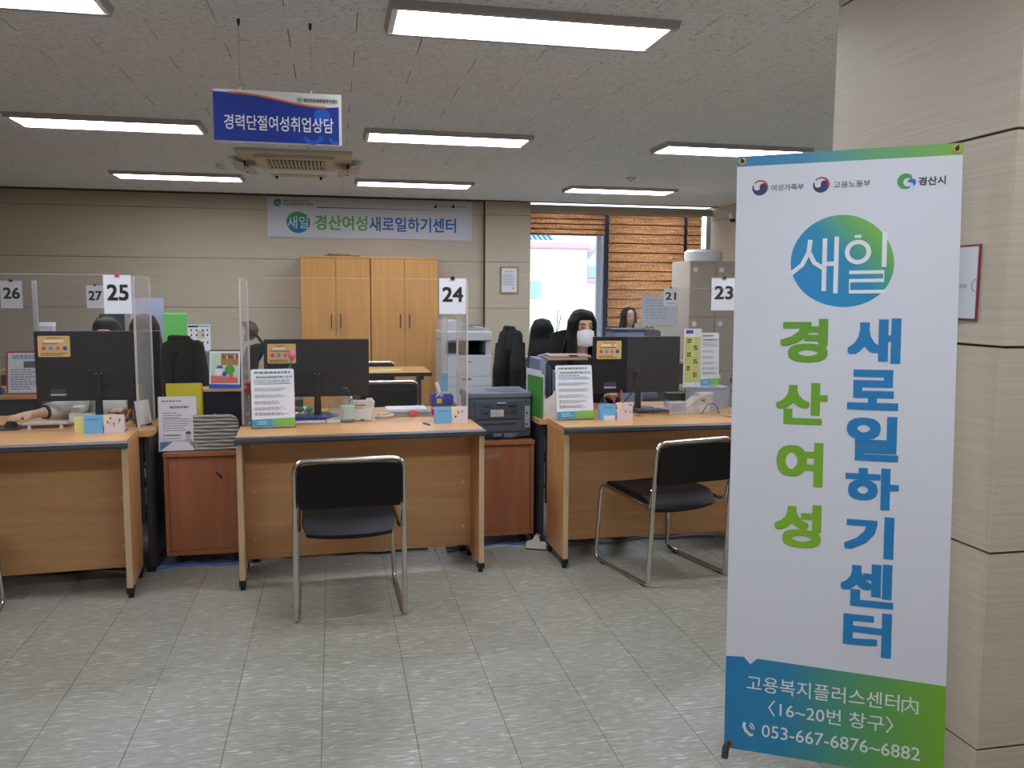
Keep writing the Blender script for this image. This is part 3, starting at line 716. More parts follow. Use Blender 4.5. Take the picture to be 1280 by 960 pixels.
for ch, x0, x1, z0, z1 in (('새', .018, .160, 1.186, 1.315), ('로', .022, .158, 1.052, 1.168), ('일', .023, .162, .905, 1.034), ('하', .023, .166, .765, .885), ('기', .023, .157, .624, .745), ('센', .017, .160, .480, .608), ('터', .028, .158, .337, .466)):
    text(ch, bu_m, bs, x0, x1, z0, z1, y=-.0012, bold=.045)
cg = grad('banner_logo', [(0, (44, 146, 206)), (.42, (40, 148, 190)), (.68, (96, 178, 112)), (1, (146, 200, 52))], (0.75, 0, 0.66), .87, 1.14)
MB().prism(blobby(-.003, 1.480, .139, .134, 48, .025, 11), -.0006, 0).build('logo', cg, bs)
def stroke(pts, r=.0062, closed=False):
    mb = MB(); P = [Vector((a, 0, b)) for a, b in pts]; n = len(P); L_, R_ = [], []
    for i in range(n):
        t = ((P[(i + 1) % n] - P[i - 1]) if closed else (P[min(i + 1, n - 1)] - P[max(i - 1, 0)])).normalized(); q = Vector((-t.z, 0, t.x)) * r
        L_.append(P[i] + q); R_.append(P[i] - q)
    vs = [(mb.bm.verts.new((a.x, -.0014, a.z)), mb.bm.verts.new((b.x, -.0014, b.z))) for a, b in zip(L_, R_)]
    for i in range(n if closed else n - 1):
        j = (i + 1) % n; mb.bm.faces.new((vs[i][0], vs[j][0], vs[j][1], vs[i][1]))
    return mb.build('lettering', wht, bs)
stroke([(-.141, 1.448), (-.112, 1.472), (-.094, 1.508), (-.090, 1.545)]); stroke([(-.092, 1.507), (-.078, 1.478), (-.054, 1.462)])
stroke([(-.050, 1.548), (-.050, 1.395)]); stroke([(-.018, 1.552), (-.018, 1.388)]); stroke([(-.050, 1.474), (-.018, 1.474)])
stroke([(a, b) for a, b in arc(.040, 1.506, .029, 0, 352, 24)], closed=True); stroke([(.030, 1.551), (.048, 1.551)], .004)
stroke([(.110, 1.562), (.110, 1.462)])
stroke([(.018, 1.448), (.110, 1.448), (.110, 1.424), (.020, 1.424), (.020, 1.392), (.118, 1.392)], .0052)
taegeuk(bs, -.236, 1.703, .022); taegeuk(bs, -.065, 1.703, .022)
dkt = mat('banner_small_letters', (56, 58, 66), 0.5)
text('여성가족부', dkt, bs, -.204, -.112, 1.692, 1.711, y=-.0012, bold=.006); text('고용노동부', dkt, bs, -.030, .068, 1.692, 1.711, y=-.0012, bold=.006)
text('경산시', dkt, bs, .193, .262, 1.688, 1.712, y=-.0012, bold=.03)
MB().prism(arc(.160, 1.702, .022, 40, 300, 20) + arc(.166, 1.699, .012, 300, 40, 14), -.0012, -.0005).build('emblem', mat('emblem_green', (66, 164, 84), .5), bs)
MB().prism(arc(.176, 1.698, .011, -60, 170, 14) + arc(.168, 1.690, .012, 30, -50, 6), -.0014, -.0005).build('emblem', mat('emblem_blue', (38, 110, 200), .5), bs)
def neib(x0, z0, w, h):
    r = .0021
    def L3(a, b): return stroke([(x0 + a[0] * w, z0 + a[1] * h), (x0 + b[0] * w, z0 + b[1] * h)], r)
    L3((.05, 0), (.05, .74)); L3((.05, .72), (.95, .72)); L3((.95, .74), (.95, .02)); L3((.95, .04), (.80, .06)); L3((.52, 1), (.52, .62)); stroke([(x0 + .52 * w, z0 + .64 * h), (x0 + .42 * w, z0 + .36 * h), (x0 + .18 * w, z0 + .16 * h)], r); stroke([(x0 + .52 * w, z0 + .56 * h), (x0 + .62 * w, z0 + .36 * h), (x0 + .82 * w, z0 + .18 * h)], r)
text('고용복지플러스센터', wht, bs, -.240, .184, .188, .236, y=-.0012, bold=.004)
neib(.190, .186, .044, .048)
text('〈16~20번 창구〉', wht, bs, -.176, .170, .120, .168, y=-.0012, bold=.004)
text('053-667-6876~6882', wht, bs, -.193, .242, .052, .090, y=-.0012, bold=.004)
stroke([(-.243, .089), (-.246, .077), (-.239, .062), (-.226, .052), (-.218, .054)], .0045)
for r_ in (.009, .016): stroke(arc(-.232, .073, r_, -15, 75, 6), .0018)
for sx, zz in ((-.288, 1.785), (.288, 1.785), (-.288, .016), (.288, .016)):
    gm_ = MB().lathe([(.006, -.003), (.0115, -.003), (.0115, .003), (.006, .003)], (sx, 0, zz), 18, 'Y').build('grommet', mat('brass', (168, 140, 90), .3, 1.0), bs)
    MB().lathe([(.0058, -.0033), (.0058, .0036)], (sx, 0, zz), 14, 'Y').build('hole', black_mt, gm_)
    s = 1 if sx > 0 else -1; up = 1 if zz > 1 else -1
    MB().tube(fillet([(sx - s * .012, .05, zz - up * .02), (sx + s * .006, .012, zz + up * .012), (sx + s * .002, -.008, zz + up * .006), (sx - s * .001, -.006, zz - up * .004)], .008), .0028, 8).build('hook', charc, bs)
hub = Vector((0, .16, .80))
for sx, zz in ((-.288, 1.785), (.288, 1.785), (-.288, .016), (.288, .016)):
    e = Vector((sx * .96, .05, zz - (.02 if zz > 1 else -.02)))
    MB().tube([hub, hub.lerp(e, .5) + Vector((0, .02, 0)), e], .004, 8, rad=[.006, .005, .003]).build('arm', black_pl, bs)
MB().lathe([(.03, -.02), (.035, 0), (.03, .02)], tuple(hub), 14, 'Y').build('hub', black_pl, bs)
MB().tube([hub, (0, .62, -.115)], .008, 8).build('rear_leg', black_pl, bs)
for s in (-1, 1):
    MB().tube([(s * .292, .004, .02), (s * .297, -.004, .002), (s * .300, -.010, -.028)], .009, 10, rad=[.006, .011, .010]).build('foot', charc, bs)

# ------------------------------------------------------------------ acrylic screens and number signs
def screen(label, x0, x1, y, z0, z1, wings=(), wd=.37, r=.03):
    t = thing('acrylic_screen', label, 'screen', (x0, y, z0)); w, h = x1 - x0, z1 - z0
    MB().prism(rrect(0, w, 0, h, r), 0, .004).build('front_panel', acryl, t)
    MB().prism([(0, .004), (0, .0), (.0, .0)] and rrect(0, w, 0, h, r), 0, .004)
    for s in wings:
        x = 0 if s < 0 else w - .004
        MB().prism(rrect(.005, wd, 0, h, r), x, x + .004, 'YZ').build('side_panel', acryl_wing, t)
        box('corner_strip', acryl_edge, t, x - .003, x + .007, -.002, .005, 0.01, h - .012)
        box('corner_strip', acryl_edge, t, x - .002, x + .008, wd, wd + .006, 0.01, h - .012)
    for xx in (.06, w - .10): box('base', acryl, t, xx, xx + .04, -.02, .05, 0, .004)
    box('top_edge', acryl_edge, t, r, w - r, .0005, .0035, h, h + .0015)
    return t
screen('clear acrylic screen with side wings on the middle desk', -.461, .698, 4.492, .75, 1.507, (-1, 1))
screen('clear acrylic screen with a side wing on the left desk', -2.10, -.952, 4.47, .75, 1.512, (1,))
screen('clear acrylic screen on the desk beside the banner stand', 1.600, 2.33, 4.50, .75, 1.470, ())
screen('small clear acrylic screen carrying the sign 23', 2.045, 2.50, 4.60, .735, 1.535, (), r=.05)
def number_sign(num, label, x0, x1, z0, z1, y, clip, extra=None):
    t = thing('number_sign', label, 'sign', ((x0 + x1) / 2, y, z0)); w, h = (x1 - x0) / 2, z1 - z0
    box('paper', paper, t, -w, w, 0, .0015, 0, h)
    text(num, ink, t, -w * .76, w * .80, h * .34, h * .76, y=-.0006, bold=.030)
    MB().prism([(-.012, 0), (.012, 0), (.007, .016), (-.007, .016)], -.006, .010).build('clip', clip, t).location = (0, 0, h - .006)
    if extra: text(extra, ink, t, -w * .6, w * .6, h * .10, h * .19, y=-.0006)
    return t
pinkm = mat('pink_clip', (214, 60, 110), .4)
number_sign('25', 'white sign reading 25 clipped to the left desk screen', -1.088, -.962, 1.325, 1.512, 4.464, pinkm)
number_sign('24', 'white sign reading 24 on the middle desk screen', .546, .688, 1.325, 1.512, 4.486, black_pl)
number_sign('23', 'white sign reading 23 next to the banner stand', 2.135, 2.285, 1.345, 1.530, 4.595, mat('green_clip', (40, 70, 50), .4))
number_sign('26', 'white sign reading 26 at the far left edge', -2.242, -2.105, 1.315, 1.502, 6.49, black_pl)
number_sign('27', 'small distant white sign reading 27', -2.165, -2.02, 1.285, 1.488, 8.29, black_pl)
number_sign('21', 'small distant white sign reading 21 before the brown blind', 3.405, 3.558, 1.318, 1.508, 8.488, black_pl, extra='상담')
# ------------------------------------------------------------------ monitors
stick = mat('notice_tan', (222, 184, 118), .5)
def monitor(label, x, y, zb, w, z0, z1, rz=0, group='black monitors seen from behind', sx=None):
    t = thing('monitor', label, 'monitor', (x, y, zb), rz, group); h0, h1 = z0 - zb, z1 - zb
    MB().box(-w, w, 0, .028, h0, h1, .008, 3).build('screen_back', mat('monitor_shell', (30, 32, 37), .36), t)
    box('bezel', black_pl, t, -w + .004, w - .004, .028, .034, h0 + .004, h1 - .004, .002)
    box('display', emis('display_glow', (150, 170, 200), .5), t, -w + .014, w - .014, .034, .0345, h0 + .02, h1 - .014)
    zc = h0 + (h1 - h0) * .33
    MB().box(-.055, .055, -.012, .001, zc - .035, zc + .045, .004).build('mount', black_pl, t)
    for xx in (-.012, .012): MB().lathe([(.004, -.0145), (.004, -.010)], (xx, 0, zc + .025), 8, 'Y').build('screw', steel, t)
    MB().tube([(0, -.022, .012), (0, -.026, zc * .6), (0, -.02, zc + .02)], .018, 12, rad=[.022, .017, .020]).build('stand', black_pl, t)
    MB().prism(rrect(-.12, .12, -.10, .09, .04), 0, .012, 'XY').build('foot', black_pl, t)
    sx = -w + .02 if sx is None else sx
    s_ = MB().prism(rrect(sx, sx + .155, h1 - .135, h1 - .025, .008), -.0012, .0).build('sticker', stick, t)
    rows(mat('sticker_white', (238, 228, 206), .5), s_, sx + .03, sx + .14, h1 - .045, h1 - .060, 1, y=-.0018, h=.9, words=1)
    rows(mat('sticker_red', (196, 70, 50), .5), s_, sx + .045, sx + .12, h1 - .033, h1 - .041, 1, y=-.0018, h=.7, words=5)
    rows(ink, s_, sx + .02, sx + .14, h1 - .062, h1 - .070, 1, y=-.0018, h=.6, words=8)
    rows(ink, s_, sx + .012, sx + .145, h1 - .112, h1 - .130, 2, y=-.0018, h=.5, words=9)
    for k, c in enumerate(((190, 90, 120), (90, 150, 200), (200, 120, 140), (60, 90, 140))):
        MB().prism(arc(sx + .028 + k * .034, h1 - .090, .0115, 0, 360, 12)[:-1], -.0022, -.001).build('picture', mat('dot%d' % k, c, .5), s_)
    box('label_plate', mat('label_slate', (66, 72, 92), .4), t, sx + .05, sx + .125, -.0008, .0, h0 + .040, h0 + .066)
    box('label_strip', mat('label_silver', (190, 192, 194), .4), t, sx + .05, sx + .125, -.0009, .0, h0 + .030, h0 + .039)
    return t
monitor('wide black monitor on the left desk, tan notice on its back', -1.222, 4.85, .735, .310, .855, 1.225)
monitor('black monitor on the middle desk behind a propped leaflet', -.095, 4.93, .735, .290, .845, 1.172)
monitor('black monitor in front of the masked woman', 1.797, 4.88, .735, .277, .840, 1.182)
# ------------------------------------------------------------------ leaflets and small things on the desks
lgrad = grad('leaflet_band', [(0, (52, 160, 214)), (.45, (60, 170, 200)), (.55, (130, 196, 90)), (1, (140, 200, 80))], 'X', -.10, .10)
def leaflet(label, x, y, z, rz, tilt=R(-9), W_=.105, H2=.30, group='propped leaflets with a blue and green foot', stand=True):
    t = thing('leaflet', label, 'leaflet', (x, y, z), rz, group)
    M = Matrix.Rotation(tilt, 4, 'X')
    def P(poly, mt, nm, yy, th=.0006):
        q = MB().prism(poly, yy, yy + th).xf(M).build(nm, mt, t); return q
    pg = MB().prism(rrect(-W_, W_, .006, H2, .010), .001, .003).xf(M).build('sheet', paper, t)
    P([(-W_, .008), (W_, .008), (W_, .052), (-W_, .046)], lgrad, 'foot_band', -.0002)
    text('경산여성새로일', mat('leaf_green', (106, 150, 40), .5), t, -W_ * .78, W_ * .12, H2 * .845, H2 * .885, y=-.0008, bold=.03, M=M)
    text('하기센터', mat('leaf_blue', (30, 110, 180), .5), t, W_ * .13, W_ * .50, H2 * .845, H2 * .885, y=-.0008, bold=.03, M=M)
    text('안내', ink, t, W_ * .58, W_ * .88, H2 * .845, H2 * .885, y=-.0008, bold=.01, M=M)
    for zz, n, h in ((.945, 1, .5), (.80, 2, .35), (.66, 3, .3), (.55, 3, .3), (.44, 3, .3), (.34, 4, .3), (.25, 3, .35)):
        r_ = rows(inkg, t, -W_ * .85, W_ * .85, H2 * zz + .008, H2 * zz - .010, n, h=h, words=9); r_.data.transform(M)
    P([(-W_ * .85, H2 * .745), (W_ * .85, H2 * .745), (W_ * .85, H2 * .758), (-W_ * .85, H2 * .752)], mat('leaf_rule', (70, 160, 205), .5), 'rule', -.0003)
    r_ = rows(wht, t, -W_ * .75, -W_ * .1, .040, .018, 2, h=.3, words=4, y=-.0010); r_.data.transform(M)
    if stand:
        b_ = MB().prism(rrect(-W_ - .004, W_ + .004, .0, H2 * .62, .004), .0035, .0055).build('holder', acryl, t); b_.data.transform(M)
        b_ = MB().box(-W_ - .004, W_ + .004, -.006, -.004, .0, .05).box(-W_ - .004, W_ + .004, -.006, .07, .0, .003).build('holder_foot', acryl, t)
    return t
leaflet('propped leaflet on the middle desk, green and blue title', -.303, 4.405, .751, R(5))
leaflet('propped leaflet beside the white file rack, green and blue title', 1.283, 4.425, .751, R(3))
lb = mat('card_blue', (120, 186, 230), .5); lp = mat('card_pinkwhite', (226, 214, 224), .5); ly = mat('card_yellow', (236, 224, 140), .5); orangep = mat('orange_pen', (226, 84, 40), .4); pinkp = mat('pink_pen', (214, 70, 110), .4)
def card_box(label, x, y, rz, col, w=.043, h=.085, floral=False, cards=True):
    t = thing('card_holder', label, 'card holder', (x, y, .7505), rz)
    MB().prism([(-.0, 0), (.05, 0), (.05, h * .75), (.03, h), (.028, h), (.012, .004), (.0, .004)], -w, w, 'YZ').build('body', col, t)
    MB().prism([(-w, 0), (w, 0), (w * .95, h), (-w * .95, h)], -.003, -.001).build('front', col, t)
    if floral:
        for k in range(7):
            a, b = random.uniform(-.6, .8) * w, random.uniform(.35, .9) * h
            MB().prism([(a - .004, b), (a, b - .006), (a + .004, b), (a, b + .006)], -.0036, -.0028).build('flower_print', ink if k % 3 else mat('leaf_yellow', (206, 190, 40), .5), t)
        MB().prism([(-w, h * .35), (-w * .3, h * .99), (-w, h * .99)], -.0034, -.0026).build('corner_print', mat('pale_yellow', (240, 230, 170), .5), t)
    else: rows(mat('blue_small', (60, 110, 160), .5), t, -w * .6, w * .7, h * .85, h * .72, 1, y=-.0035, words=5)
    if cards: MB().box(-w * .7, w * .75, -.014, -.004, .0, .022).build('cards', paper, t)
    return t
def pen(label, x, y, z, col, tilt, az, L_=.14):
    t = thing('pen', label, 'pen', (x, y, z), az); M = Matrix.Rotation(tilt, 4, 'Y')
    MB().lathe([(.0015, 0), (.0035, .012), (.0045, .02), (.0045, L_ - .01), (.003, L_)], (0, 0, 0), 10).xf(M).build('barrel', col, t)
    MB().box(.0045, .0065, -.0015, .0015, L_ - .045, L_ - .005).xf(M).build('clip', steel, t); return t
card_box('blue card holder on the middle desk, right end', .560, 4.43, R(2), lb, cards=False); card_box('flowery pink card holder on the middle desk', .647, 4.43, R(2), lp, floral=True, cards=False)
card_box('blue card holder with white cards, beside the propped leaflet', 1.465, 4.41, R(5), lb); card_box('flowery pink pen holder beside the blue card holder', 1.560, 4.41, R(-4), lp, floral=True, h=.09, cards=False)
pen('pink pen leaning in the flowery holder', 1.545, 4.438, .756, pinkp, R(-24), 0); pen('orange pen standing in the flowery holder', 1.572, 4.440, .757, orangep, R(-10), 0, .155)
card_box('blue card holder on the left desk', -1.143, 4.395, R(3), lb, cards=False); card_box('flowery card holder on the left desk', -1.052, 4.395, R(3), lp, floral=True, cards=False)
t = thing('memo_pad', 'yellow memo pad left of the blue card holder on the left desk', 'memo pad', (-1.205, 4.42, .7505)); box('sheets', ly, t, -.03, .03, 0, .012, 0, .075)
pen('orange marker sticking up at the left desk', -1.045, 4.47, .751, orangep, R(28), 0, .12)
t = thing('pen', 'small blue pen lying on the middle desk', 'pen', (.485, 4.36, .7545), R(115)); MB().lathe([(.001, 0), (.0045, .012), (.0048, .07), (.003, .078)], (0, 0, 0), 10, 'X').build('barrel', mat('blue_pen', (40, 96, 170), .4), t); box('clip', steel, t, .04, .07, -.001, .001, .004, .0055)
# pump bottle
t = thing('sanitizer_bottle', 'clear pump bottle of hand sanitizer on the middle desk', 'bottle', (.066, 4.66, .735))
MB().lathe([(.034, 0), (.036, .01), (.036, .105), (.028, .128), (.012, .140), (.012, .150)], (0, 0, 0), 24).build('bottle', clear_mat('bottle_clear', (.84, .93, .92), .05, 1.2, .10), t)
MB().lathe([(.033, .002), (.033, .09)], (0, 0, 0), 24).build('gel', clear_mat('gel', (.86, .96, .95), .05, .4, .08), t)
lbq = MB().lathe([(.0366, .02), (.0366, .092)], (0, 0, 0), 24).build('label', mat('mint_label', (204, 228, 218), .5), t)
MB().lathe([(.015, .146), (.015, .165), (.006, .168), (.006, .185)], (0, 0, 0), 14).tube([(0, 0, .184), (-.02, -.012, .186), (-.034, -.018, .180)], .006, 8).build('pump', black_pl, t)
# card readers
def reader(label, x, y, rz):
    t = thing('card_reader', label, 'card reader', (x, y, .735), rz)
    MB().prism([(-.052, 0), (.052, 0), (.066, .10), (.056, .112), (-.060, .108), (-.066, .098)], -.02, .045).build('body', offwhite, t)
    MB().prism([(-.045, .008), (.045, .008), (.056, .068), (-.054, .066)], -.026, -.02).build('front_plate', mat('bright_plastic', (236, 236, 230), .35), t)
    box('slot', offwhite, t, .02, .055, -.01, .03, .105, .122, .003)
    rows(ink, t, -.035, .025, .092, .084, 1, y=-.0215, h=.8, words=6); box('yellow_label', mat('label_yellow', (214, 184, 70), .5), t, -.045, .005, -.0215, -.02, .070, .077); box('port', black_pl, t, -.008, .008, -.0275, -.025, .004, .012)
    return t
reader('white card reader beside the pump bottle', .148, 4.70, R(-4))
t = thing('card_reader', 'white desk phone shaped card reader near the vase', 'card reader', (2.13, 4.72, .735), R(6))
MB().prism([(-.10, 0), (.045, 0), (.075, .085), (.03, .110), (-.01, .098), (-.10, .035)], -.04, .05).build('body', offwhite, t); MB().prism([(-.01, .005), (.05, .005), (.05, .05), (-.01, .05), (-.02, .03)], -.046, -.04).build('front_plate', MATS['bright_plastic'], t)
MB().box(-.01, .085, -.03, .03, .098, .118, .008).build('handset', offwhite, t); rows(ink, t, -.005, .035, .082, .072, 1, y=-.0415, h=.8, words=5); box('yellow_label', MATS['label_yellow'], t, .0, .03, -.0415, -.04, .060, .066)
# papers and files on middle desk
def slab(name, label, cat, x, y, z, rz, w, d, h, m_, edge=None, bev=0.0):
    t = thing(name, label, cat, (x, y, z), rz); box('cover', m_, t, -w, w, -d, d, 0, h, bev)
    if edge: box('pages', edge, t, -w + .003, w - .002, -d - .0008, d - .003, h * .15, h * .85)
    return t
slab('book', 'dark blue book lying in front of the middle monitor', 'book', -.135, 4.70, .735, R(2), .085, .06, .020, mat('navy_cover', (34, 52, 120), .4), paper)
slab('book', 'white booklet beside the dark blue book', 'book', -.01, 4.705, .735, R(2), .036, .06, .016, mat('cover_white', (214, 216, 220), .5), paper)
slab('tray', 'shiny blue tray under the middle monitor', 'tray', -.12, 4.735, .756, R(1), .10, .05, .008, mat('blue_tray', (28, 70, 150), .25), None, .003)
t = thing('candy_dish', 'red and green wrapped sweets at the foot of the middle monitor', 'sweets', (-.205, 4.86, .735))
for k, c in enumerate(((190, 40, 60), (200, 60, 80), (50, 150, 90), (220, 220, 220), (60, 160, 110))): MB().lathe([(.004, -.02), (.016, -.008), (.016, .008), (.004, .02)], (-.03 + k * .024, -.005 + .012 * (k % 2), .050), 10, 'X').build('sweet', mat('sweet%d' % k, c, .35), t)
MB().lathe([(.045, 0), (.06, .03), (.062, .035), (.056, .033), (.042, .008)], (0.01, 0, 0), 20).build('dish', clear_mat('dish', (.9, .93, .93), .05, 1, .1), t)
t = thing('glass_cup', 'clear glass cup beside the middle monitor stand', 'cup', (-.005, 4.86, .735)); MB().lathe([(.030, 0), (.036, .085), (.034, .085), (.028, .006), (.0, .006)], (0, 0, 0), 20).build('body', clear_mat('cup', (.93, .95, .95), .03, 1.2, .05), t); MB().lathe([(.026, .006), (.028, .03)], (0, 0, 0), 16).build('contents', mat('white_contents', (214, 214, 214), .5), t)
t = thing('file_stack', 'stack of white papers and a grey file with a pink clip on the middle desk', 'papers', (.42, 4.93, .735), R(-3))
box('file', grey_pl, t, -.10, .12, -.10, .08, 0, .016); box('file', mat('grey_file', (176, 174, 170), .5), t, -.10, .12, -.095, .08, .018, .026); box('papers', paper, t, -.13, .10, -.07, .09, .026, .036, rot=(0, 0, .06))
MB().box(-.0, .046, -.112, -.06, .004, .034, .003).build('pink_clip', mat('bulldog_pink', (232, 96, 120), .35), t)
t = thing('cable', 'beige cable running behind the card reader', 'cable', (0, 0, 0)); MB().tube(fillet([(.22, 4.76, .745), (.27, 4.74, .748), (.33, 4.80, .748), (.30, 4.86, .748), (.24, 4.82, .748)], .05), .008, 8).build('cord', cream, t)
t = thing('pouch', 'small bright pink pouch by the file stack', 'pouch', (.575, 4.86, .735)); MB().box(-.03, .03, -.02, .02, 0, .045, .012, 3).build('body', mat('hot_pink', (206, 40, 120), .4), t); MB().tube([(-.028, -.02, .04), (.028, -.02, .042)], .0025, 6).build('zip', paper, t)
t = thing('tray_stack', 'brown wooden tray on the right end of the middle desk', 'tray', (.640, 5.03, .735)); MB().box(-.07, .07, -.07, .07, 0, .02, .003).box(-.075, .075, -.075, .075, .026, .045, .003).build('trays', mat('brown_tray', (120, 66, 46), .5), t)
t = thing('organizer', 'small blue and white organizer on the brown tray', 'organizer', (.625, 5.03, .781)); mb = MB().box(-.065, .065, -.05, -.046, 0, .045).box(-.065, .065, .046, .05, 0, .05).box(-.065, -.061, -.046, .046, 0, .05).box(.061, .065, -.046, .046, 0, .05).box(-.061, .061, -.046, .046, 0, .004); mb.build('body', mat('cobalt', (54, 80, 180), .4), t)
box('note', mat('note_yellow', (224, 206, 60), .5), t, -.035, -.005, -.053, -.051, .005, .035); box('ruler', white_pl, t, .0, .006, -.03, -.01, .01, .16, rot=(0, .7, 0)); box('paper_slip', paper, t, -.02, .0, 0, .01, .01, .13, rot=(0, -.35, 0))
t = thing('wall_pocket', 'clear hanging strip with blue tag inside the right wing of the middle screen', 'tag', (.600, 4.70, 1.16)); MB().tube(fillet([(-.018, 0, -.16), (-.018, 0, .14), (.018, 0, .14), (.018, 0, -.16)], .02), .003, 6, closed=True).build('loop', mat('strip_white', (190, 192, 196), .4), t); box('strap', mat('strap_white', (206, 206, 206), .5), t, -.012, .012, -.001, .001, -.16, .14); box('tag', mat('teal_tag', (120, 176, 196), .5), t, -.02, .02, -.003, 0, -.27, -.17)
t.location = (.600, 4.70, 1.16); box('hanger', mat('strip_white', (190, 192, 196), .4), t, -.003, .003, -.002, .002, .13, .35)
MB().tube([(0, 0, .345), (.094, 0, .352)], .0022, 6).build('peg', steel, t)
t = thing('tulip', 'single pink tulip before the middle monitor', 'flower', (-.275, 4.60, .735))
MB().lathe([(.024, 0), (.026, .13), (.024, .13), (.02, .006), (0, .006)], (0, 0, 0), 16).build('vase', clear_mat('vase', (.9, .95, .95), .03, 1, .08), t)
MB().tube([(0, 0, .01), (.02, 0, .2), (.055, 0, .345)], .004, 8).build('stem', mat('stem_green', (84, 130, 76), .5), t)
MB().lathe([(.006, -.028), (.018, -.012), (.021, .004), (.015, .022), (.005, .030)], (.058, 0, .37), 14).build('petals', mat('tulip_pink', (232, 132, 140), .6), t)
for s in (-1, 1): MB().grid(lambda u, v: Vector((.012 + .04 * v + s * .013 * math.sin(v * 3) + (u - .5) * .026 * math.sin(math.pi * min(1, v + .1)), (u - .5) ** 2 * .03, .16 + .17 * v)), 4, 8, .0012).build('leaf', mat('leaf_green2', (104, 146, 100), .5), t)
t = thing('flower_vase', 'red artificial roses in a tall clear vase by the ribbed rack', 'vase', (-.435, 4.63, .735)); MB().lathe([(.026, 0), (.03, .14), (.028, .14), (.024, .006), (0, .006)], (0, 0, 0), 18).build('vase', MATS['vase'], t)
for a, b, c in ((0, 0, .22), (-.018, .01, .19), (.02, -.008, .185), (0, .02, .175)):
    MB().tube([(0, 0, .01), (a, b, c)], .002, 6).build('stem', mat('dry_stem', (110, 90, 70), .7), t)
    MB().lathe([(.004, -.016), (.020, -.004), (.021, .006), (.012, .014), (.003, .016)], (a, b, c), 12).build('rose', mat('rose_red', (186, 34, 48), .6), t)
# ------------------------------------------------------------------ pedestal left: rack, holder, folder, box, calendar
t = thing('file_rack', 'grey ribbed plastic file rack on the left cherry pedestal', 'rack', (-.612, 4.635, .605))
def rib(u, v):
    x = -.112 + .225 * u; z = .19 * v; cx, cz = .113 - .045, .19 - .045
    if x > cx and z > cz:
        dx, dz = x - cx, z - cz; k = max(dx, dz) / .045; d = math.hypot(dx, dz)
        if d > 1e-6: s = .045 * k / d; x, z = cx + dx * s, cz + dz * s
    return Vector((x, .004 * math.cos(v * 2 * math.pi * 10) + .002 * math.sin(u * 9 + v * 40), z))
MB().grid(rib, 24, 120, .003).build('ribbed_back', mat('ribbed_grey', (152, 150, 142), .45), t)
MB().box(-.112, .06, .004, .20, 0, .004).box(-.112, -.108, .004, .20, 0, .17).box(-.03, -.026, .004, .20, 0, .17).box(.04, .044, .004, .20, 0, .14).build('dividers', grey_pl, t)
t = thing('document_holder', 'acrylic holder with a printed notice on the left cherry pedestal', 'notice', (-.808, 4.63, .605), R(2))
M_ = Matrix.Rotation(R(-6), 4, 'X')
box('sheet', paper, t, -.087, .100, 0.0, .002, .006, .288).data.transform(M_)
for zz, n, x0, x1, h in ((.268, 1, -.07, .08, .5), (.236, 1, -.03, .07, .8), (.205, 3, -.065, .03, .35), (.172, 6, -.065, .08, .3), (.09, 1, -.065, .03, .6), (.072, 2, -.065, .045, .3)):
    rows(inkg, t, x0, x1, zz + .004, zz - .011 * n, n, h=h, words=8).data.transform(M_)
q = MB().prism([(-.08, .008), (-.02, .052), (-.08, .052)], -.0008, .0).build('corner_print', mat('print_blue', (56, 122, 180), .5), t); q.data.transform(M_)
q = MB().prism([(.092, .008), (.055, .052), (.092, .052)], -.0008, .0).build('corner_print', mat('print_green', (120, 170, 110), .5), t); q.data.transform(M_)
q = MB().prism(arc(.058, .085, .013, 0, 360, 14)[:-1], -.001, 0).build('portrait', mat('print_grey', (196, 186, 180), .5), t); q.data.transform(M_)
q = MB().prism(arc(.058, .092, .014, 0, 180, 10), -.0014, 0).build('portrait_hair', mat('print_dark', (60, 56, 58), .5), t); q.data.transform(M_)
q = MB().prism([(.036, .05), (.080, .05), (.072, .070), (.044, .070)], -.001, 0).build('portrait_coat', mat('print_pale', (180, 188, 204), .5), t); q.data.transform(M_)
MB().box(-.09, .103, -.005, -.003, 0, .29).box(-.09, .103, .004, .006, 0, .292).box(-.09, .103, -.005, .006, -.0, .003).xf(M_).build('holder', acryl, t); box('holder_foot', acryl, t, -.09, .103, 0, .10, 0, .003)
t = thing('folder', 'bright yellow folder standing behind the printed notice', 'folder', (-.795, 4.86, .605)); box('cover', mat('folder_yellow', (222, 210, 60), .45), t, -.098, .085, 0, .004, 0, .335); box('cover', mat('folder_yellow2', (208, 198, 60), .45), t, -.094, .089, .014, .018, 0, .330); box('spine', MATS['folder_yellow'], t, -.098, -.094, .004, .014, 0, .332)
t = thing('storage_box', 'black storage box behind the ribbed rack', 'box', (-.605, 4.88, .605)); box('body', mat('box_navy', (30, 31, 38), .6), t, -.125, .098, 0, .17, 0, .285, .003); box('lid', mat('cardboard', (196, 158, 110), .7), t, -.13, .102, -.008, .175, .285, .296)
t = thing('desk_calendar', 'desk calendar with a colourful picture on top of the black box', 'calendar', (-.598, 4.92, .901), R(-6)); M_ = Matrix.Rotation(R(-10), 4, 'X')
box('sheet', paper, t, -.082, .082, 0, .003, 0, .215).data.transform(M_)
MB().prism([(0, 0), (.12, 0), (.04, .212), (.034, .212), (.105, .006), (0, .006)], -.082, .082, 'YZ').build('easel', mat('easel_dark', (44, 52, 80), .5), t)
def pic(poly, c, y=-.001):
    q = MB().prism(poly, y, y + .0007).build('picture', mat('pic_%d_%d_%d' % c, c, .5), t); q.data.transform(M_)
pic([(-.074, .03), (.074, .03), (.074, .198), (-.074, .198)], (196, 214, 190)); pic([(-.074, .03), (.074, .03), (.070, .062), (-.074, .074)], (212, 112, 108), -.0016)
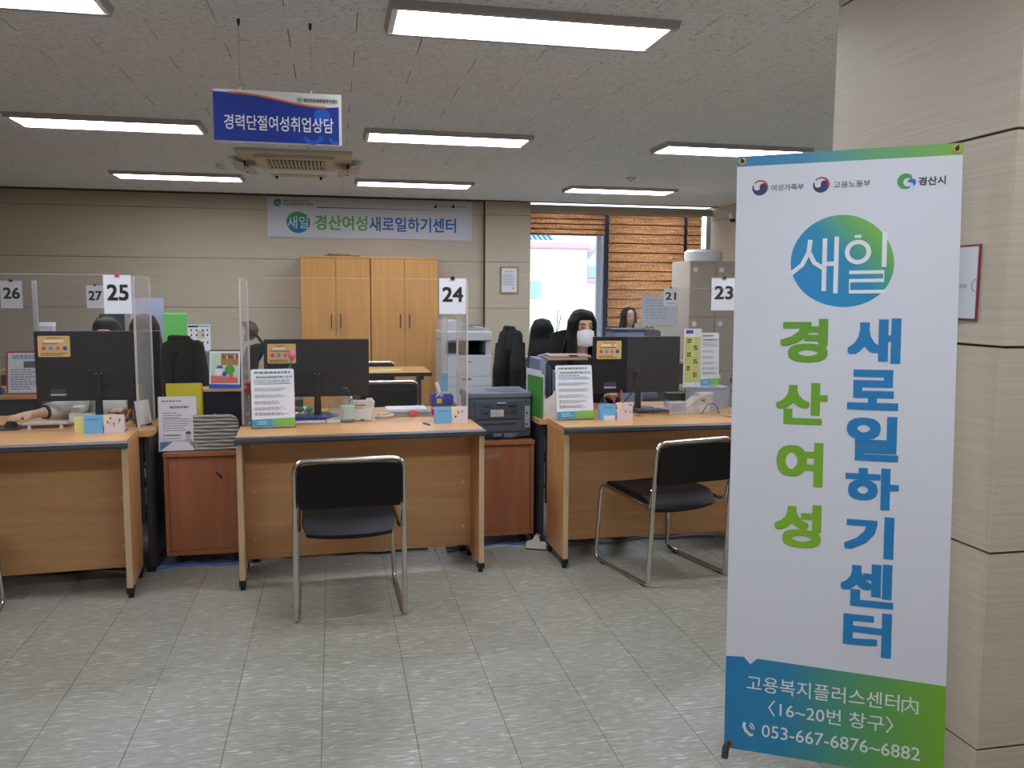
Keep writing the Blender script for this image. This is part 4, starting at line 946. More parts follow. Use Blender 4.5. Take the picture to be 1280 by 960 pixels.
pic([(-.02, .13), (.074, .13), (.074, .198), (-.02, .198)], (176, 124, 70), -.0014); pic([(-.082, 0), (.082, 0), (.082, .022), (-.082, .026)], (34, 88, 190), -.0014)
for k in range(8): pic([(-.012 + k * .0105, .165), (-.004 + k * .0105, .165), (-.004 + k * .0105, .190 - .004 * (k % 3)), (-.012 + k * .0105, .190 - .004 * (k % 3))], ((150, 60, 50), (70, 110, 90), (200, 190, 170), (60, 70, 120))[k % 4], -.002)
pic(arc(.028, .105, .027, 0, 360, 14)[:-1], (74, 160, 66), -.0022); pic(arc(-.03, .095, .022, 0, 360, 14)[:-1], (230, 230, 226), -.0022); pic(arc(-.026, .112, .018, 0, 180, 10), (50, 100, 170), -.0026); pic(arc(.0, .082, .014, 0, 360, 12)[:-1], (70, 90, 150), -.0022); pic([(.02, .05), (.05, .05), (.045, .08), (.025, .08)], (224, 96, 72), -.0024)
for k in range(12): q = MB().tube(arc(0, 0, .005, 0, 330, 8) and [( -.07 + k * .0127, .004 * math.cos(a), .215 + .005 * math.sin(a)) for a in [i * .7 for i in range(9)]], .0008, 5).build('ring', steel, t); q.data.transform(M_)
# ------------------------------------------------------------------ printer on right pedestal
prm = mat('printer_slate', (78, 84, 96), .45); prd = mat('printer_slot', (28, 30, 36), .6); prl = mat('printer_light', (104, 110, 124), .4)
t = thing('printer', 'charcoal laser printer seen from behind on the right cherry pedestal', 'printer', (.930, 4.72, .605))
MB().box(-.185, .172, 0, .33, .012, .235, .010, 3).build('body', prm, t); MB().box(-.190, .176, -.004, .335, .235, .268, .012, 3).build('lid', prl, t)
MB().prism([(.02, .04), (.13, .04), (.13, .20), (-.06, .22), (-.06, .12)], .268, .270, 'XY').build('output_tray', prm, t)
dp = box('rear_door', prm, t, -.150, .115, -.006, .004, .115, .222, .004); MB().box(-.125, .100, -.008, -.005, .120, .214, .002).build('inner_panel', mat('printer_panel', (70, 76, 88), .45), dp)
for a, b, c, d in ((-.11, -.06, .188, .193), (.035, .085, .184, .196), (-.11, -.08, .150, .157), (.05, .085, .163, .168), (.05, .085, .148, .153), (.018, .030, .148, .160)): box('vent', prd, dp, a, b, -.0095, -.007, c, d)
box('latch', prd, dp, -.03, .025, -.009, -.006, .196, .214); box('latch_lip', MATS['label_silver'], dp, -.028, .023, -.012, -.008, .207, .214); lb_ = box('rating_label', cream, dp, -.065, .010, -.0095, -.0075, .133, .172); rows(inkg, lb_, -.060, .004, .168, .138, 5, y=-.0102, words=6)
box('lower_panel', prm, t, -.140, .115, -.005, .004, .045, .110, .003)
for a, b in ((-.11, -.02), (-.01, .085)): box('vent', prd, t, a, b, -.0065, -.004, .086, .093)
box('tray_slot', prd, t, -.15, .10, -.003, .003, .010, .034); box('tray_end', prl, t, -.05, .0, -.012, .0, .016, .034, .002); box('tray_end', prl, t, .012, .095, -.010, .0, .012, .034, .002)
sp = box('socket_panel', mat('socket_plate', (156, 162, 158), .45), t, .135, .165, -.004, .002, .065, .190, .002)
for zz in (.150, .085): box('socket', prd, sp, .140, .150, -.0055, -.003, zz - .006, zz + .006)
for a, b in ((-.17, .195), (.14, .215), (.135, .04)): MB().lathe([(.004, -.003), (.004, .002)], (a, 0, b), 8, 'Y').build('screw', prd, t)
t = thing('cable', 'black power cable drooping in front of the charcoal printer', 'cable', (0, 0, 0)); MB().tube([(.77, 4.70, .635), (.82, 4.695, .615), (.90, 4.69, .608), (.98, 4.69, .615), (1.05, 4.70, .640), (1.09, 4.712, .66)], .003, 8).build('cord', black_pl, t)
# ------------------------------------------------------------------ file rack beside printer
t = thing('magazine_holder', 'white magazine holder full of files beside the propped leaflet', 'file holder', (1.165, 4.60, .735))
prof = [(-.020, 0), (.115, 0), (.115, .19), (.085, .19), (.055, .175), (.030, .135), (.0, .115), (-.020, .115)]
MB().prism([(a, b) for a, b in prof], 0, .003).build('side', offwhite, t); MB().prism(prof, .085, .088).build('side', offwhite, t)
box('bottom', offwhite, t, -.02, .115, .003, .085, 0, .003); box('back', offwhite, t, .112, .115, .003, .085, .003, .19); box('front', offwhite, t, -.02, -.017, .003, .085, .003, .115)
for k, (c, h, w) in enumerate((((60, 60, 64), .29, .010), ((90, 130, 160), .27, .008), ((236, 236, 232), .265, .012), ((220, 214, 200), .255, .008), ((120, 124, 130), .25, .010))):
    f_ = thing('file', ['black file in the white magazine holder', 'blue file in the white magazine holder', 'white file bundle in the white magazine holder', 'cream file in the white magazine holder', 'grey file in the white magazine holder'][k], 'file', (1.185 + k * .018, 4.607, .7385)); box('cover', mat('filec%d' % k, c, .5), f_, -w / 2, w / 2, 0, .075, 0, h)
t = thing('binder', 'blue-grey ring binder behind the green folder', 'binder', (1.172, 4.73, .735)); box('cover', mat('binder_blue', (116, 132, 164), .5), t, -.02, .018, 0, .26, 0, .325, .002); box('spine', mat('binder_spine', (150, 164, 190), .5), t, -.018, .016, -.003, .0, .005, .32)
t = thing('folder', 'green folder leaning between the printer and the magazine holder', 'folder', (1.136, 4.59, .735), R(9)); box('cover', mat('folder_green', (70, 146, 56), .45), t, -.002, .002, 0, .22, 0, .235); box('cover', white_pl, t, .006, .008, -.006, .22, 0, .25); box('inner_sheet', paper, t, .003, .005, .03, .25, 0, .27)
t = thing('brown_folder', 'tan leather document case lying on top of the files', 'document case', (1.285, 4.70, 1.062), R(-4)); MB().box(-.10, .13, -.07, .12, 0, .012, .005).build('cover', mat('tan_case', (176, 150, 122), .6), t); MB().box(-.09, .15, -.06, .12, .014, .026, .005).build('flap', mat('rose_case', (170, 146, 138), .6), t); box('clasp', black_pl, t, .02, .07, -.066, -.05, .024, .029)
# knitted shawl on the chair back
t = thing('shawl', 'grey knitted shawl hanging over a chair behind the files', 'shawl', (1.57, 6.04, 0)); 
blob('body', [('c', (-.10, 0, .965), .03, (.08, .02, 1.00), .03), ('c', (-.13, .0, .93), .035, (-.13, 0, .60), .03), ('c', (-.05, .0, .95), .035, (-.06, 0, .60), .03), ('c', (.03, 0, .96), .03, (.03, 0, .60), .03), ('c', (-.13, 0, .9), .03, (.03, 0, .9), .03), ('c', (-.13, 0, .75), .03, (.03, 0, .75), .03)], .01, mat('grey_knit', (150, 146, 142), .95, noise=((140, 140, 60), .35)), t)
# ------------------------------------------------------------------ right end of the desk by the banner
t = thing('storage_bin', 'pale grey rounded bin behind the card reader by the banner', 'bin', (2.295, 4.96, .735)); MB().prism(rrect(-.125, .125, -.12, .12, .09), 0, .115, 'XY').build('body', mat('pale_lilac', (172, 174, 190), .5), t); MB().prism(rrect(-.120, .120, -.115, .115, .085), .117, .130, 'XY').build('lid', mat('lilac_lid', (154, 158, 180), .5), t)
MB().prism([(-.06, .02), (-.03, .02), (-.03, .085), (-.06, .085)], -.1215, -.1205).build('sticky_note', mat('note_pale', (222, 222, 150), .5), t)
q = leaflet('leaflet standing on the grey bin with blue and green foot', 2.285, 4.90, .867, R(4), tilt=R(-3), W_=.062, H2=.335, stand=False)
t = thing('notice_sheet', 'yellow-green notice beside the leaflet on the grey bin', 'notice', (2.165, 4.90, .867), R(4)); box('sheet', paper, t, -.062, .056, 0, .002, 0, .36); box('yellow_area', mat('note_lime', (206, 212, 120), .5), t, -.055, .052, -.001, 0, .03, .31); box('blue_title', mat('title_blue', (60, 80, 150), .5), t, -.05, .0, -.001, 0, .33, .352)
for k in range(6): rows(ink, t, -.04 + .045 * (k % 2), -.01 + .045 * (k % 2), .30 - k * .042, .27 - k * .042, 2, y=-.0018, h=.7, words=2)
t = thing('black_tray', 'black letter tray with sticky notes right of the monitor', 'tray', (2.14, 5.10, .735)); MB().box(-.055, .055, -.05, .05, 0, .022, .003).box(-.055, .055, -.05, .05, .03, .075, .003).build('tray', black_pl, t)
MB().prism([(-.05, .078), (.02, .076), (.0, .12), (-.01, .122)], -.02, -.017).build('sticky_note', mat('note_teal', (130, 186, 200), .5), t); MB().prism([(.0, .10), (.05, .078), (.055, .12), (.02, .135)], -.03, -.027).build('sticky_note', MATS['note_pale'], t)
t = thing('flower_vase', 'green glass bottle vase with dried flowers and a pink rose', 'vase', (2.225, 4.40, .762)); vg = clear_mat('green_glass', (.62, .82, .76), .03, 1.2, .06)
MB().lathe([(.032, 0), (.034, .01), (.034, .10), (.016, .125), (.013, .14), (.017, .145), (.012, .145), (.010, .12), (.028, .095), (.028, .008), (0, .008)], (0, 0, 0), 22).build('bottle', vg, t)
rnd = random.Random(5)
for k in range(9):
    a = rnd.uniform(0, 6.28); e = Vector((math.cos(a) * .035, math.sin(a) * .03, rnd.uniform(.22, .36))); MB().tube([(0, 0, .02), (e.x * .2, e.y * .2, .14), e], .0016, 5).build('stem', mat('stem_dark', (60, 70, 44), .7), t)
    for j in range(6):
        p = e + Vector((rnd.uniform(-.012, .012), rnd.uniform(-.012, .012), -j * .022)); MB().prism([(p.x - .009, p.z), (p.x, p.z - .010), (p.x + .009, p.z), (p.x, p.z + .012)], p.y - .002, p.y + .002).build('bud', mat('dried_brown', (120, 74, 50), .8) if j < 4 else mat('leaf_dark', (58, 72, 44), .7), t)
MB().lathe([(.006, -.02), (.022, -.008), (.024, .006), (.014, .016), (.003, .018)], (-.012, -.03, .20), 14).build('rose', mat('rose_pink', (232, 150, 142), .6), t); MB().tube([(0, 0, .02), (-.012, -.028, .19)], .002, 6).build('stem', MATS['stem_dark'], t)
MB().lathe([(.0175, .128), (.0175, .138)], (0, 0, 0), 16).tube([(0, -.018, .135), (-.012, -.026, .10), (-.018, -.03, .07)], .003, 6).build('ribbon', paper, t)
t = thing('coaster', 'round wooden coaster under the green bottle vase', 'coaster', (2.225, 4.40, .7505)); MB().lathe([(.054, 0), (.056, .003), (.056, .008), (.054, .011)], (0, 0, 0), 26).build('disc', wood_top, t); MB().lathe([(.050, .0112), (.050, .0114)], (0, 0, 0), 24).build('grain_face', wood_edge, t)
t = thing('paper_pile', 'loose white papers under the right monitor', 'papers', (1.86, 4.80, .735)); box('papers', paper, t, -.02, .16, -.08, .10, 0, .006, rot=(0, 0, .1)); box('papers', paper, t, .04, .22, -.10, .08, .007, .012, rot=(0, 0, -.2)); box('keyboard_tray', charc, t, -.12, .10, -.11, -.02, .014, .026, .004); box('pink_card', mat('card_dusty', (206, 172, 184), .5), t, .04, .13, -.12, -.05, .0265, .029, rot=(0, 0, .3))
t = thing('tissue_box', 'white printed box between monitor stand and card reader', 'box', (1.985, 4.70, .735), R(3)); box('body', mat('box_white', (206, 206, 214), .5), t, -.055, .055, -.02, .06, 0, .065, .002); rows(inkg, t, -.045, .045, .058, .01, 5, y=-.0212, words=5)
t = thing('cable', 'black cable looping from the right monitor', 'cable', (0, 0, 0)); MB().tube(fillet([(1.80, 4.84, 1.0), (1.77, 4.82, .88), (1.70, 4.80, .80), (1.62, 4.78, .742)], .06), .0035, 8).build('cord', black_pl, t)
t = thing('cable', 'thin black cable beside the card reader near the vase', 'cable', (0, 0, 0)); MB().tube(fillet([(2.10, 4.60, .741), (2.13, 4.60, .80), (2.19, 4.61, .80), (2.22, 4.63, .741)], .04), .0025, 8).build('cord', black_pl, t)
box('clip', black_pl, t, 2.215, 2.225, 4.625, 4.635, .736, .744)
# ------------------------------------------------------------------ left desk things
t = thing('mouse_pad', 'black mouse pad at the left edge', 'mouse pad', (-1.66, 4.74, .735)); MB().prism(rrect(-.13, .10, -.09, .09, .02), 0, .004, 'XY').build('mat', black_mt, t)
t = thing('computer_mouse', 'black mouse under the hand at the left edge', 'mouse', (-1.625, 4.75, .739), R(10)); MB().lathe([(.030, 0), (.031, .008), (.026, .022), (.014, .032), (.002, .035)], (0, 0, 0), 20).xf(Matrix.Diagonal((1, 1.65, 1, 1))).build('body', black_pl, t); MB().lathe([(.007, -.003), (.007, .003)], (0, -.02, .031), 12, 'X').build('wheel', grey_pl, t)
t = thing('keyboard', 'pale keyboard seen from behind on the left desk', 'keyboard', (-1.452, 4.76, .735), R(3)); t.scale = (.62, 1, 1); MB().prism([(-.07, .028), (.07, .012), (.07, .006), (-.07, .020)], -.17, .17, 'YZ').build('body', cream, t)
for s in (-1, 1): box('foot', white_pl, t, s * .12 - .012, s * .12 + .012, -.066, -.056, 0, .022)
mb = MB()
for i in range(14):
    for j in range(4): mb.box(-.16 + i * .023, -.141 + i * .023, -.055 + j * .028, -.034 + j * .028, .024 - j * .0028, .032 - j * .003)
o = mb.build('keys', offwhite, t); o['kind'] = 'stuff'
t = thing('phone_dock', 'white phone on a dock under the left monitor', 'phone', (-1.30, 4.95, .735)); MB().prism([(-.06, 0), (.06, 0), (.06, .02), (-.06, .05)], -.09, .07, 'YZ').build('base', white_pl, t); MB().box(-.088, -.035, -.055, .06, .045, .08, .012, 3).build('handset', offwhite, t); box('display', grey_pl, t, 0, .05, -.01, .03, .037, .040)
t = thing('picture_frame', 'dark framed picture leaning under the left monitor', 'frame', (-1.02, 4.97, .735)); box('frame', MATS['label_silver'], t, -.10, .09, 0, .008, 0, .135, .002); box('picture', mat('photo_dark', (46, 40, 38), .4), t, -.092, .082, -.001, .0, .006, .128)
for s in (-.03, .02): MB().tube(fillet([(s - .012, -.02, .0), (s - .012, -.02, .10), (s + .012, -.02, .10), (s + .012, -.02, .0)], .01), .002, 6).build('wire_stand', black_pl, t)
t = thing('bottle', 'dark bottle with an orange label on the left desk', 'bottle', (-1.028, 4.80, .735)); MB().lathe([(.022, 0), (.024, .004), (.024, .10), (.012, .12), (.011, .135)], (0, 0, 0), 18).build('glass', mat('brown_glass', (58, 34, 24), .15), t); MB().lathe([(.0245, .03), (.0245, .075)], (0, 0, 0), 18).build('label', mat('label_orange', (206, 112, 44), .5), t); MB().lathe([(.013, .135), (.013, .152)], (0, 0, 0), 14).build('cap', black_pl, t)
t = thing('clipboard', 'dark blue clipboard leaning at the right end of the left desk', 'clipboard', (-.985, 4.70, .735), R(60)); box('board', mat('navy_board', (30, 42, 92), .5), t, -.05, .06, 0, .006, 0, .14, rot=(R(-8), 0, 0)); box('paper_sheet', paper, t, -.045, .055, -.004, -.001, .01, .135, rot=(R(-8), 0, 0))
# ------------------------------------------------------------------ things along the back of the room
def cabinet(label, x0, x1, group='tall oak two-door cabinets'):
    t = thing('cabinet', label, 'cabinet', ((x0 + x1) / 2, 10.40, 0), 0, group); w = (x1 - x0) / 2
    box('body', wood_cab, t, -w, w, .02, .43, .05, 1.845); box('plinth', black_pl, t, -w + .01, w - .01, .04, .42, 0, .05); box('top', wood_cab, t, -w - .004, w + .004, -.004, .435, 1.845, 1.870, .002)
    for s in (-1, 1):
        a, b = (-w + .003, -.0025) if s < 0 else (.0025, w - .003)
        d = box('door', wood_cab, t, a, b, 0, .018, .06, 1.842, .001)
        MB().tube(fillet([(s * .055, 0, 1.18), (s * .055, -.028, 1.18), (s * .055, -.028, 1.02), (s * .055, 0, 1.02)], .012), .007, 8).build('handle', charc, d)
    MB().lathe([(.011, -.004), (.011, .002)], (.045, 0, .965), 12, 'Y').build('lock', steel, t)
    return t
cabinet('tall oak cabinet on the left of the pair, cardboard on top', -.372, .436); cabinet('tall oak cabinet on the right of the pair, next to the copier', .446, 1.250)
t = thing('cardboard_sheet', 'folded brown cardboard lying on top of the left oak cabinet', 'cardboard', (.10, 10.55, 1.870)); box('sheet', mat('card_brown', (120, 96, 66), .8), t, -.20, .22, -.12, .12, 0, .012, rot=(0, 0, .03)); box('flap', mat('card_brown2', (150, 124, 86), .8), t, -.15, .10, -.10, .10, .013, .03, rot=(0, .03, .1))
# copier
t = thing('copier', 'large white office copier beside the oak cabinets', 'copier', (1.475, 9.55, 0)); cp = mat('copier_white', (202, 204, 208), .45)
MB().box(-.285, .285, 0, .62, .03, .74, .012).build('body', cp, t); MB().box(-.285, -.10, 0, .62, .741, .90, .01).build('side_tower', cp, t); MB().box(.22, .285, .02, .62, .741, .90, .006).build('tower', cp, t); box('back_body', cp, t, -.10, .22, .45, .62, .741, .90)
box('output_bay', black_pl, t, -.10, .22, .02, .448, .742, .75); box('bay_wall', black_mt, t, -.10, .22, .43, .449, .75, .90); box('control_face', black_pl, t, -.26, -.12, -.004, .002, .76, .89)
MB().box(-.29, .29, -.02, .62, .905, 1.01, .012).build('scanner', cp, t); MB().prism([(-.27, 1.01), (.27, 1.01), (.27, 1.04), (.10, 1.06), (-.08, 1.13), (-.27, 1.125)], .02, .56).build('document_feeder', cp, t)
MB().prism([(-.05, .0), (.20, .0), (.22, .05), (.05, .09)], 1.075, 1.082, 'XY').build('feeder_tray', mat('feeder_grey', (110, 112, 118), .5), t)
for zz in (.06, .17, .28, .39):
    d = box('drawer', cp, t, -.28, .28, -.008, .0, zz, zz + .10, .003); box('handle', mat('drawer_grip', (96, 98, 104), .5), d, -.06, .05, -.010, -.007, zz + .066, zz + .09)
d = box('door', cp, t, -.28, .28, -.008, .0, .50, .735, .003); box('handle', MATS['drawer_grip'], d, .0, .05, -.010, -.007, .66, .672)
t = thing('side_tray_unit', 'small white drawer unit by the wall pier', 'drawer unit', (2.215, 9.9, 0)); box('body', cp, t, -.12, .12, 0, .35, 0, .60, .004)
for zz in (.03, .22, .41): q = box('drawer', cp, t, -.112, .112, -.008, 0, zz, zz + .17, .003); box('handle', grey_pl, q, -.03, .03, -.014, -.008, zz + .12, zz + .13)
t = thing('bottle', 'green bottle on the small white drawer unit', 'bottle', (2.20, 10.0, .60)); MB().lathe([(.04, 0), (.042, .06), (.02, .09), (.015, .12)], (0, 0, 0), 16).build('body', mat('teal_bottle', (70, 140, 130), .3), t); MB().lathe([(.018, .12), (.018, .14)], (0, 0, 0), 12).build('cap', white_pl, t)
# framed certificate on the pier
t = thing('framed_certificate', 'small framed certificate on the wall pier', 'frame', (2.215, 10.778, 1.44)); fm = mat('gold_frame', (162, 144, 110), .45)
MB().box(-.12, .12, -.016, 0, 0, .02).box(-.12, .12, -.016, 0, .325, .345).box(-.12, -.10, -.016, 0, .02, .325).box(.10, .12, -.016, 0, .02, .325).build('frame', fm, t); box('sheet', paper, t, -.10, .10, -.006, -.002, .02, .325); rows(inkg, t, -.06, .06, .29, .27, 1, y=-.007); rows(inkg, t, -.08, .08, .25, .10, 7, y=-.007)
box('seal', redp, t, .04, .06, -.0075, -.006, .06, .08); MB().tube([(-.0, -.004, .345), (0, -.004, .385)], .004, 6).lathe([(.008, -.010), (.008, 0)], (0, 0, .385), 8, 'Y').build('nail', steel, t)
# meeting table
t = thing('meeting_table', 'small beech meeting table with dark edge before the oak cabinets', 'table', (.20, 7.58, 0)); box('tabletop', wood_top, t, -.75, .65, 0, .68, .702, .73, .002); box('edge_band', black_pl, t, -.755, .655, -.006, 0, .698, .731)
for s in (-1, 1):
    x = -.05 + s * .62; MB().box(x - .025, x + .025, .10, .58, .03, .06, .004).build('foot', black_pl, t); box('leg', charc, t, x - .02, x + .02, .30, .38, .06, .66); MB().box(x - .02, x + .02, .06, .62, .66, .70, .003).build('bracket', black_pl, t)
    for yy in (.13, .55): MB().lathe([(.02, 0), (.02, .03)], (x, yy, 0), 10).build('foot', black_pl, t)
slab('notepad', 'yellow notepad and papers on the meeting table', 'papers', .42, 7.80, .73, R(10), .17, .08, .012, mat('pad_yellow', (226, 208, 70), .5), paper)
# lockers at the right wall
lk = mat('locker_beige', (178, 166, 150), .5)
for i in range(3):
    t = thing('locker', ['beige locker under the white air ducting, column nearest the blind', 'beige locker behind the sign 23', 'beige locker hidden behind the banner stand'][i], 'locker', (3.90 + i * .30, 8.62, 0), 0, 'beige lockers behind the sign 23'); box('body', lk, t, -.148, .148, .01, .5, 0, 1.80, .003)
    for zz in (.04, .62, 1.20): d = box('door', lk, t, -.144, .144, 0, .01, zz, zz + .56, .002); box('name_tag', paper, d, -.11, -.06, -.002, 0, zz + .48, zz + .53); box('handle', steel, d, .10, .115, -.012, 0, zz + .24, zz + .32)
t = thing('water_purifier', 'white cylinder appliance on top of the beige lockers', 'appliance', (4.0, 8.85, 1.803)); MB().lathe([(.16, 0), (.165, .03), (.165, .10), (.14, .125), (.0, .13)], (0, 0, 0), 24).xf(Matrix.Diagonal((1.3, 1, 1, 1))).build('body', white_pl, t); MB().lathe([(.05, .128), (.05, .135)], (0, 0, 0), 16).build('lid', grey_pl, t)
# counter in front of the blinds
main_desk('distant desk in front of the brown blinds', 2.70, 3.72, 8.50, 9.0, .735); screen('distant acrylic screen in front of the brown blinds', 2.785, 3.575, 8.497, .735, 1.515, (), r=.02)
t = thing('notice_sheet', 'pale grey poster taped to the distant acrylic screen', 'poster', (3.365, 8.490, 1.135)); box('sheet', mat('poster_pale', (196, 204, 216), .6), t, -.205, .20, 0, .002, 0, .285); rows(mat('ink_faint', (160, 172, 190), .6), t, -.16, .16, .26, .04, 7, y=-.001, words=5)
t = thing('wall_planner', 'cream wide planner sheet below the pale poster', 'planner', (3.33, 8.485, .90)); box('sheet', mat('planner_cream', (206, 206, 198), .6), t, -.24, .24, 0, .003, 0, .235); text('20', ink, t, -.13, -.03, .155, .205, y=-.001, bold=.01); text('22', ink, t, -.13, -.03, .10, .150, y=-.001, bold=.03); rows(inkg, t, .0, .22, .22, .20, 1, y=-.001); rows(inkg, t, .0, .22, .10, .02, 3, y=-.001); box('divider', inkg, t, -.185, -.180, -.001, 0, .01, .23)
box('holder', acryl, t, -.245, .245, .003, .006, -.165, .24)
t = thing('storage_box', 'blue-grey desk bin beside the masked woman, far behind', 'box', (2.62, 7.3, 0)); box('body', mat('bin_blue', (108, 126, 156), .5), t, -.14, .13, 0, .3, 0, 1.10, .01); box('lid', mat('bin_dark', (44, 52, 74), .5), t, -.15, .14, -.005, .31, 1.10, 1.125, .003); box('slot', black_pl, t, -.02, .02, -.002, 0, 1.04, 1.05)
# second row at the left
main_desk('desk of counter 26 with a propped flyer, at the left edge behind', -3.30, -1.98, 6.38, 7.05, .72); screen('distant acrylic screen with a rounded corner at counter 26', -3.25, -2.03, 6.495, .72, 1.507, (1,), wd=.02, r=.06)
t = thing('flyer_stand', 'flyer with a red border propped on the desk behind the left monitor', 'flyer', (-2.105, 6.42, .721), R(2)); M_ = Matrix.Rotation(R(-8), 4, 'X')
for nm, m__, a, b, c, d, yy in (('sheet', redp, -.11, .11, .0, .30, 0), ('page', paper, -.098, .102, .012, .288, -.001)): box(nm, m__, t, a, b, yy, yy + .0015, c, d).data.transform(M_)
rows(mat('flyer_blue', (90, 140, 190), .5), t, -.07, .08, .275, .245, 2, y=-.0018, h=.6).data.transform(M_); rows(inkg, t, -.08, .09, .18, .03, 9, y=-.0018).data.transform(M_); q = box('photo', mat('photo_grey', (90, 96, 110), .5), t, .0, .09, -.002, -.001, .185, .23); q.data.transform(M_)
MB().box(-.113, .113, .003, .005, 0, .30).box(-.113, .113, -.03, -.028, 0, .03).box(-.113, .113, -.03, .06, 0, .003).build('holder', acryl, t)
t = thing('card_box', 'small green and brown cards in a rack at the left edge', 'card rack', (-2.285, 6.42, .721)); box('card', mat('card_mint', (150, 190, 170), .5), t, -.06, .04, 0, .004, .10, .24); box('card', mat('card_brick', (150, 100, 80), .5), t, -.06, .045, -.006, -.002, .04, .13); box('rack', mat('rack_blue', (40, 60, 110), .5), t, -.065, .05, -.02, .03, 0, .045, .002)
main_desk('distant desk of counter 27', -3.00, -1.93, 8.28, 8.95, .72); screen('distant acrylic screen at counter 27', -2.95, -1.97, 8.297, .72, 1.50, (), r=.03)
t = thing('low_bookcase', 'low grey bookcase behind the long haired woman', 'bookcase', (-1.42, 7.30, 0)); box('body', mat('bookcase_grey', (120, 120, 124), .6), t, -.50, .48, 0, .32, .03, .95, .004); box('plinth', black_pl, t, -.48, .46, .02, .30, 0, .03)
for a in (-.495, .002): d = box('door', MATS['bookcase_grey'], t, a, a + .475, -.014, -.001, .04, .94, .002); box('handle', steel, d, a + .22, a + .25, -.022, -.014, .80, .82)
t = thing('board', 'pale lavender board standing behind the left screen', 'board', (-1.455, 7.40, .954)); box('sheet', mat('lavender', (172, 176, 204), .6), t, -.155, .10, 0, .006, 0, .43); box('foot', grey_pl, t, -.12, .07, -.02, .04, -.002, .006)
t = thing('folder', 'bright green folder standing behind the long haired woman', 'folder', (-1.265, 7.37, .954)); box('cover', mat('folder_bright_green', (112, 196, 104), .4), t, -.088, .092, 0, .004, 0, .315); box('spine', mat('folder_green_light', (160, 222, 150), .4), t, -.088, .092, -.002, .006, .298, .31); box('cover', MATS['folder_bright_green'], t, -.085, .09, .02, .024, 0, .31)
t = thing('wall_planner', 'small white planner card behind the dark olive coat', 'planner', (-1.085, 7.36, .954)); box('sheet', paper, t, -.085, .092, 0, .004, .0, .215); box('header', ink, t, -.08, 0, -.001, 0, .193, .207); box('header', inkb, t, .005, .085, -.001, 0, .197, .205); box('patch', mat('patch_tan', (214, 196, 160), .6), t, -.01, .05, -.0012, 0, .10, .17)
for a in (-.06, -.02, .03, .065):
    for b in (.06, .12, .16): box('mark', ink, t, a, a + .010, -.0018, -.001, b, b + .018)
t = thing('monitor', 'small dark monitor far behind the left screen', 'monitor', (-1.76, 7.42, .953)); box('screen_back', charc, t, -.09, .10, 0, .02, .05, .30, .004); box('foot', charc, t, -.05, .06, -.04, .06, 0, .008); box('stand', charc, t, -.01, .02, .02, .035, 0, .15)
t = thing('paper_box', 'upright white carton behind the left monitor', 'carton', (-2.13, 7.02, 0)); box('body', MATS['box_white'], t, -.045, .045, 0, .08, .72, 1.19, .002); box('lid', paper, t, -.047, .047, -.002, .082, 1.17, 1.20)
t.location = (-2.10, 6.93, 0.0)
# pillar notice
t = thing('notice_holder', 'white notice with a dark red border on the pillar', 'notice', (1.788, 2.104, 1.363), R(-90)); nr = mat('maroon_border', (138, 44, 62), .45)
W_ = .215
MB().box(-W_, .004, 0, .004, 0, .216).build('border', nr, t).location = (0, -.004, 0); box('sheet', mat('notice_grey', (212, 216, 220), .5), t, -W_ + .006, -.002, -.0055, -.004, .006, .210)
text('환영합니다', ink, t, -.150, -.038, .092, .104, y=-.0062)
for pts in ([(-.125, .130), (-.11, .142), (-.10, .136), (-.108, .128), (-.118, .120)], [(-.10, .075), (-.09, .083), (-.082, .072), (-.092, .066)]):
    MB().tube([(a, -.006, b) for a, b in pts], .0012, 5).build('drawing', mat('notice_blue', (92, 130, 170), .5), t)
MB().tube([(-.003 - .017 * math.cos(a), -.006, .100 + .017 * math.sin(a)) for a in [-1.5 + i * .3 for i in range(11)]], .0010, 5).build('thumb_notch', MATS['inkline'] if 'inkline' in MATS else inkg, t)
# tape dispenser and cables under the desks
t = thing('tape_dispenser', 'small white tape dispenser on the floor between the desks', 'tape dispenser', (1.105, 4.555, 0), R(-25)); MB().prism([(-.06, 0), (.055, 0), (.055, .008), (-.06, .008)], -.022, .022).build('base', black_pl, t)
MB().prism([(-.06, .008), (.055, .008), (.055, .035), (.02, .045), (.012, .075), (-.008, .085), (-.022, .06), (-.035, .045), (-.06, .038)], -.02, -.010).prism([(-.06, .008), (.055, .008), (.055, .035), (.02, .045), (.012, .075), (-.008, .085), (-.022, .06), (-.035, .045), (-.06, .038)], .010, .02).box(-.06, .055, -.010, .010, .008, .030).build('body', mat('cool_white', (222, 220, 214), .45), t)
MB().lathe([(.024, -.008), (.026, -.008), (.026, .008), (.024, .008)], (-.002, 0, .052), 18, 'Y').build('tape_roll', mat('dark_slot2', (60, 54, 50), .5), t)
rnd = random.Random(9)
